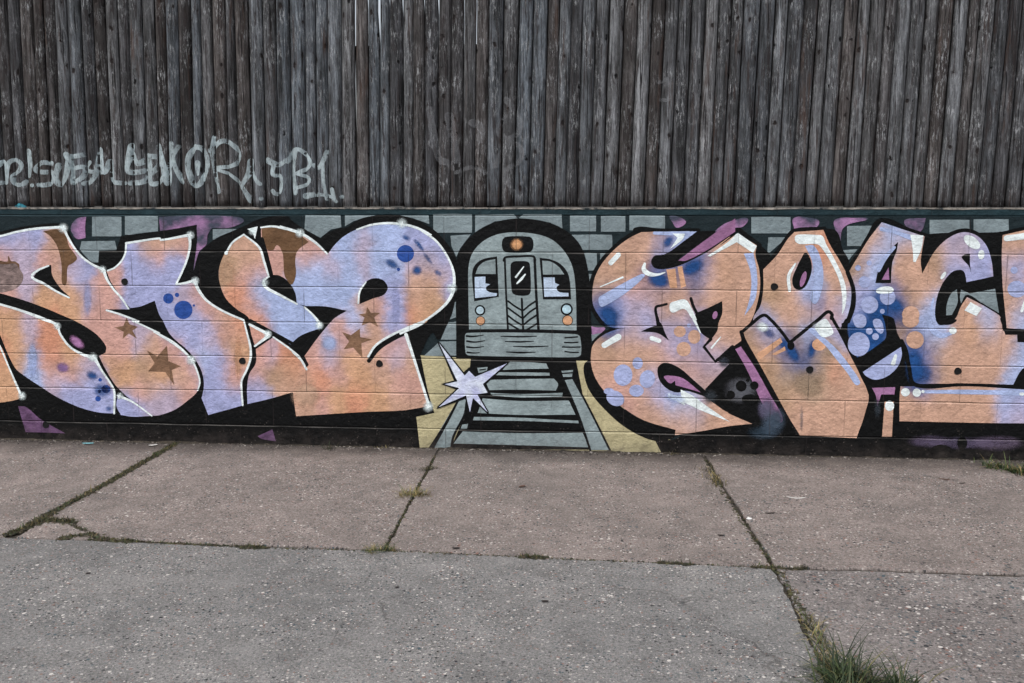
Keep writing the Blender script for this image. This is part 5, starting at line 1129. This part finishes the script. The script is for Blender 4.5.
rnd = random.Random(3)
R = along([(838, 672), (846, 700), (852, 725)], 560, 0.026, rnd) + along([(850, 688), (885, 690), (915, 702)], 330, 0.030, rnd, (.35, .9))
o = blades('grass_tuft', R, 0.20, 1.15, 0.0046, [K(38, 52, 28), K(30, 42, 24), K(48, 62, 32), K(60, 70, 40), K(34, 48, 26), K(100, 94, 60)], rnd, 1.0)
tag(o, 'large dark green grass tuft growing from the joint at the bottom of the photo', 'grass tuft', 'grass tufts in the pavement')
R = along([(806, 618), (818, 640), (830, 662), (838, 680)], 260, 0.014, rnd)
o = blades('grass_tuft', R, 0.085, 1.2, 0.003, DRY + GRN[3:4] + MOSS[:2], rnd, .9)
tag(o, 'straw coloured dry grass strip in the joint just above the large green tuft', 'grass tuft', 'grass tufts in the pavement')
R = along([(988, 467), (1005, 470), (1028, 474), (1040, 478)], 420, 0.028, rnd)
o = blades('grass_tuft', R, 0.11, 1.35, 0.0045, GRN + DRY[:2], rnd, .9)
tag(o, 'spreading green grass tuft at the wall foot by the right edge', 'grass tuft', 'grass tufts in the pavement')
for (pts, n, s_, h_, pal, lb) in (
        ([(403, 497), (414, 494), (424, 496)], 200, .024, .085, DRY + GRN[3:4], 'small pale dry weed halfway up the joint left of centre'),
        ([(368, 552), (383, 549), (394, 551)], 170, .018, .06, DRY + GRN, 'small weed where the middle slab joints cross'),
        ([(420, 471), (434, 468)], 130, .016, .045, MOSS + DRY[1:2], 'tiny brown weed in the joint close below the painted track'),
        ([(706, 468), (714, 478), (719, 488)], 260, .022, .06, MOSS + DRY, 'ragged brown green weed near the top of the right joint'),
        ([(325, 449), (332, 450)], 60, .018, .07, GRN[2:3] + MOSS, 'small dark weed against the wall under the big round letter'),
        ([(380, 448), (388, 447)], 40, .016, .05, DRY, 'wispy straw weed against the wall left of the painted track'),
        ([(668, 454), (676, 454)], 60, .018, .05, DRY + MOSS, 'wispy weed at the wall foot below the black crescent'),
        ([(800, 567), (806, 568)], 60, .008, .022, MOSS, 'small moss clump on the long joint beside the right crossing')):
    o = blades('weed', along(pts, n, s_, rnd), h_, 1.25, 0.0028, pal, rnd, .9)
    tag(o, lb, 'weed', 'small weeds in the joints')
# moss and low growth in the joints: nobody could count it
R = MR = (along([(183, 440), (112, 481), (54, 512)], 2600, 0.012, rnd) + along([(54, 512), (38, 522), (20, 531), (5, 535)], 700, .014, rnd) + along([(34, 525), (48, 520), (74, 523)], 700, .016, rnd) + along([(70, 525), (88, 532)], 90, .006, rnd) + along([(60, 539), (92, 534), (97, 539), (135, 542)], 600, .011, rnd) +
     along([(135, 542), (245, 547), (262, 548)], 250, .004, rnd) + along([(240, 547), (265, 548)], 140, .01, rnd) + along([(437, 553), (500, 556), (560, 559), (690, 564), (780, 568)], 230, .004, rnd, (.2, .55)) + along([(262, 548), (383, 551), (437, 553)], 130, .004, rnd, (.2, .5)) + along([(520, 557), (545, 558)], 160, .009, rnd) + along([(660, 563), (695, 565)], 120, .006, rnd) +
     along([(707, 460), (722, 490), (745, 525), (765, 555), (775, 568)], 360, .008, rnd, (.25, .65)) + along([(765, 565), (782, 575), (790, 590), (806, 618)], 230, .008, rnd, (.3, .8)) + along([(752, 567), (800, 570)], 200, .006, rnd) + along([(435, 455), (410, 502), (385, 548)], 320, .005, rnd, (.3, .6)) + along([(790, 590), (806, 620)], 100, .006, rnd, (.3, .7)))
o = blades('moss', R, 0.030, 1.2, 0.0042, MOSS + GRN[:1] + DRY[1:2], rnd, .7, 3, -0.003)
tag(o, 'olive green moss and low growth along the slab joints', 'moss', kind='stuff')
MOSS_PTS = R
# dirt swept against the wall foot
V, F = [], []
def pebble(V, F, x, y, z, r, rnd, fl=.6):
    k = len(V)
    import itertools
    for t in range(5):
        th = math.pi * (t + .5) / 5
        for s in range(7):
            ph = 2 * math.pi * s / 7
            q = r * rnd.uniform(.75, 1.2)
            V.append((x + q * math.sin(th) * math.cos(ph), y + q * math.sin(th) * math.sin(ph) * .8, z + r * fl * math.cos(th)))
    for t in range(4):
        F += [(k + t * 7 + s, k + (t + 1) * 7 + s, k + (t + 1) * 7 + (s + 1) % 7, k + t * 7 + (s + 1) % 7) for s in range(7)]
    F.append(tuple(k + s for s in range(7))); F.append(tuple(k + 28 + s for s in range(7))[::-1])
for _ in range(2600):
    x_ = rnd.uniform(-3.8, 2.6); y_ = -abs(rnd.gauss(0, .045)) - .004
    pebble(V, F, x_, y_, 0.002, rnd.uniform(.0016, .0055) * (1.8 if rnd.random() < .06 else 1), rnd)
for _ in range(420):
    x_ = rnd.uniform(-3.4, 2.2); y_ = rnd.uniform(-3.3, -.1)
    pebble(V, F, x_, y_, 0.003, rnd.uniform(.0014, .004), rnd)
g = N('grit'); co = g.coord('Object')
gv = g.voro(co, 60.0)
g.l(g.ramp(g.sep(gv.outputs['Color'])[0], [(0.0, K(40, 37, 35)), (0.45, K(74, 68, 64)), (0.75, K(104, 96, 90)), (1.0, K(150, 144, 138))]), g.bsdf.inputs['Base Color']); g.bsdf.inputs['Roughness'].default_value = .95
o = mesh_obj('grit', V, F, g.m, smooth=True); tag(o, 'loose grit and crumbs along the wall foot and over the slabs', 'grit', kind='stuff')

V, F, Cc = [], [], []
for (x_, y_, wgt) in MR[::2]:
    k = len(V); pebble(V, F, x_, y_, 0.0, rnd.uniform(.004, .010) * (wgt + .3), rnd, .55)
    c = rnd.choice(MOSS + [K(44, 40, 28), K(58, 50, 36)]); q = rnd.uniform(.7, 1.1)
    Cc += [tuple(v * q for v in c[:3]) + (1,)] * (len(V) - k)
o = mesh_obj('moss', V, F, M_BLADE, None, Cc, True); tag(o, 'low dark cushions of moss filling the slab joints', 'moss', kind='stuff')
V, F = [], []
nx = 1100
for i in range(nx + 1):
    x_ = -8 + 15.5 * i / nx
    q = noise.noise(Vector((x_ * 2.2, 1, 5))) + .7 * noise.noise(Vector((x_ * 9, 4, 5))) + .5 * noise.noise(Vector((x_ * 37, 2, 5)))
    wd = max(.004, .020 + .022 * q); hh = max(.002, .007 + .008 * q)
    V += [(x_, -.0062, .0 + hh), (x_, -wd * .35, hh * .8), (x_, -wd * .75, hh * .35 + .0005), (x_, -wd, -.001)]
    if i:
        k = 4 * (i - 1); F += [(k + j, k + j + 1, k + j + 5, k + j + 4) for j in range(3)]
o = mesh_obj('dirt', V, F, M_SOIL, smooth=True); tag(o, 'uneven strip of dark dirt gathered where the wall meets the pavement', 'dirt', kind='stuff')
def flat_mat(name, c, rough=.7):
    g = N(name); co = g.coord('Object')
    g.l(g.mix(g.noise(co, 120, 3), tuple(v * .7 for v in c[:3]) + (1,), tuple(min(1, v * 1.15) for v in c[:3]) + (1,)), g.bsdf.inputs['Base Color']); g.bsdf.inputs['Roughness'].default_value = rough
    return g.m
def scrap(name, at_, size, ratio, rot, mat, label, cat, curl=.25, seed=1, group=None):
    """a crumpled flat piece (paper, leaf): bent sheet with a ragged outline and real thickness"""
    x, y = ground(*at_); size *= (1.0 if cat == 'litter' else .72)
    n, m = 9, 5
    V, F = [], []
    r_ = random.Random(seed)
    for side in (0, 1):
        for i in range(n):
            u = -1 + 2 * i / (n - 1); wd = ratio * (1 - abs(u) ** 2.2) ** .6 + .03
            for j in range(m):
                v = (-1 + 2 * j / (m - 1)) * wd
                zz = .003 + size * (curl * u * u * .5 + curl * .6 * abs(v) + .05 * noise.noise(Vector((u * 3 + seed, v * 3, seed))))
                a, b = u * size, (v + .06 * noise.noise(Vector((u * 4, seed, 0)))) * size
                V.append((x + a * math.cos(rot) - b * math.sin(rot), y + a * math.sin(rot) + b * math.cos(rot), zz + (.0008 if side else 0)))
    for side in (0, 1):
        for i in range(n - 1):
            for j in range(m - 1):
                k = side * n * m + i * m + j
                f = (k, k + m, k + m + 1, k + 1)
                F.append(f if side else f[::-1])
    o = mesh_obj(name, V, F, mat, smooth=True); tag(o, label, cat, group)
    return o
M_TQ, M_PALE = flat_mat('turquoise_paper', K(120, 178, 186)), flat_mat('pale_paper', K(196, 194, 190))
M_LEAF, M_LEAF2 = flat_mat('dead_leaf', K(50, 42, 38)), flat_mat('brown_leaf', K(86, 60, 48))
scrap('paper_scrap', (88, 444), .035, .35, .1, M_TQ, 'turquoise paper scrap lying on the pavement by the wall', 'litter', .15, 2, 'litter on the pavement')
scrap('paper_scrap', (153, 446), .026, .5, .6, M_PALE, 'pale paper scrap at the top of the mossy joint', 'litter', .3, 3, 'litter on the pavement')
scrap('paper_scrap', (749, 520), .016, .7, 1.2, flat_mat('white_paper', K(222, 222, 220)), 'small white scrap lodged in the right joint', 'litter', .4, 4, 'litter on the pavement')
scrap('paper_scrap', (796, 499), .045, .12, -.1, M_PALE, 'thin curled white strip on the slab right of the joint', 'litter', .3, 5, 'litter on the pavement')
scrap('dead_leaf', (770, 514), .035, .25, .2, M_LEAF, 'dark dead leaf beside the right joint', 'leaf', .3, 6, 'dead leaves on the pavement')
scrap('dead_leaf', (721, 536), .022, .4, -.2, M_LEAF, 'small dark leaf left of the right joint', 'leaf', .3, 7, 'dead leaves on the pavement')
scrap('dead_leaf', (944, 480), .040, .18, -.3, M_LEAF2, 'narrow reddish brown leaf near the wall on the right', 'leaf', .25, 8, 'dead leaves on the pavement')
scrap('dead_leaf', (962, 484), .026, .3, .3, M_LEAF, 'short dark leaf just right of the reddish one', 'leaf', .25, 9, 'dead leaves on the pavement')
scrap('dead_leaf', (456, 549), .024, .4, .2, M_LEAF, 'curled dark leaf on the long joint in mid photo', 'leaf', .4, 10, 'dead leaves on the pavement')
scrap('dead_leaf', (522, 487), .028, .5, .8, M_LEAF2, 'reddish leaf crumbs on the slab below the painted track', 'leaf', .2, 11, 'dead leaves on the pavement')
scrap('dead_leaf', (545, 602), .018, .5, .0, M_LEAF, 'black flake on the grey slab in the lower centre', 'leaf', .2, 12, 'dead leaves on the pavement')
scrap('dead_leaf', (397, 588), .012, .6, .4, M_LEAF, 'small black flake on the grey slab left of centre', 'leaf', .2, 13, 'dead leaves on the pavement')
scrap('dead_leaf', (88, 574), .014, .6, .4, M_LEAF, 'small black flake on the grey slab at lower left', 'leaf', .2, 14, 'dead leaves on the pavement')
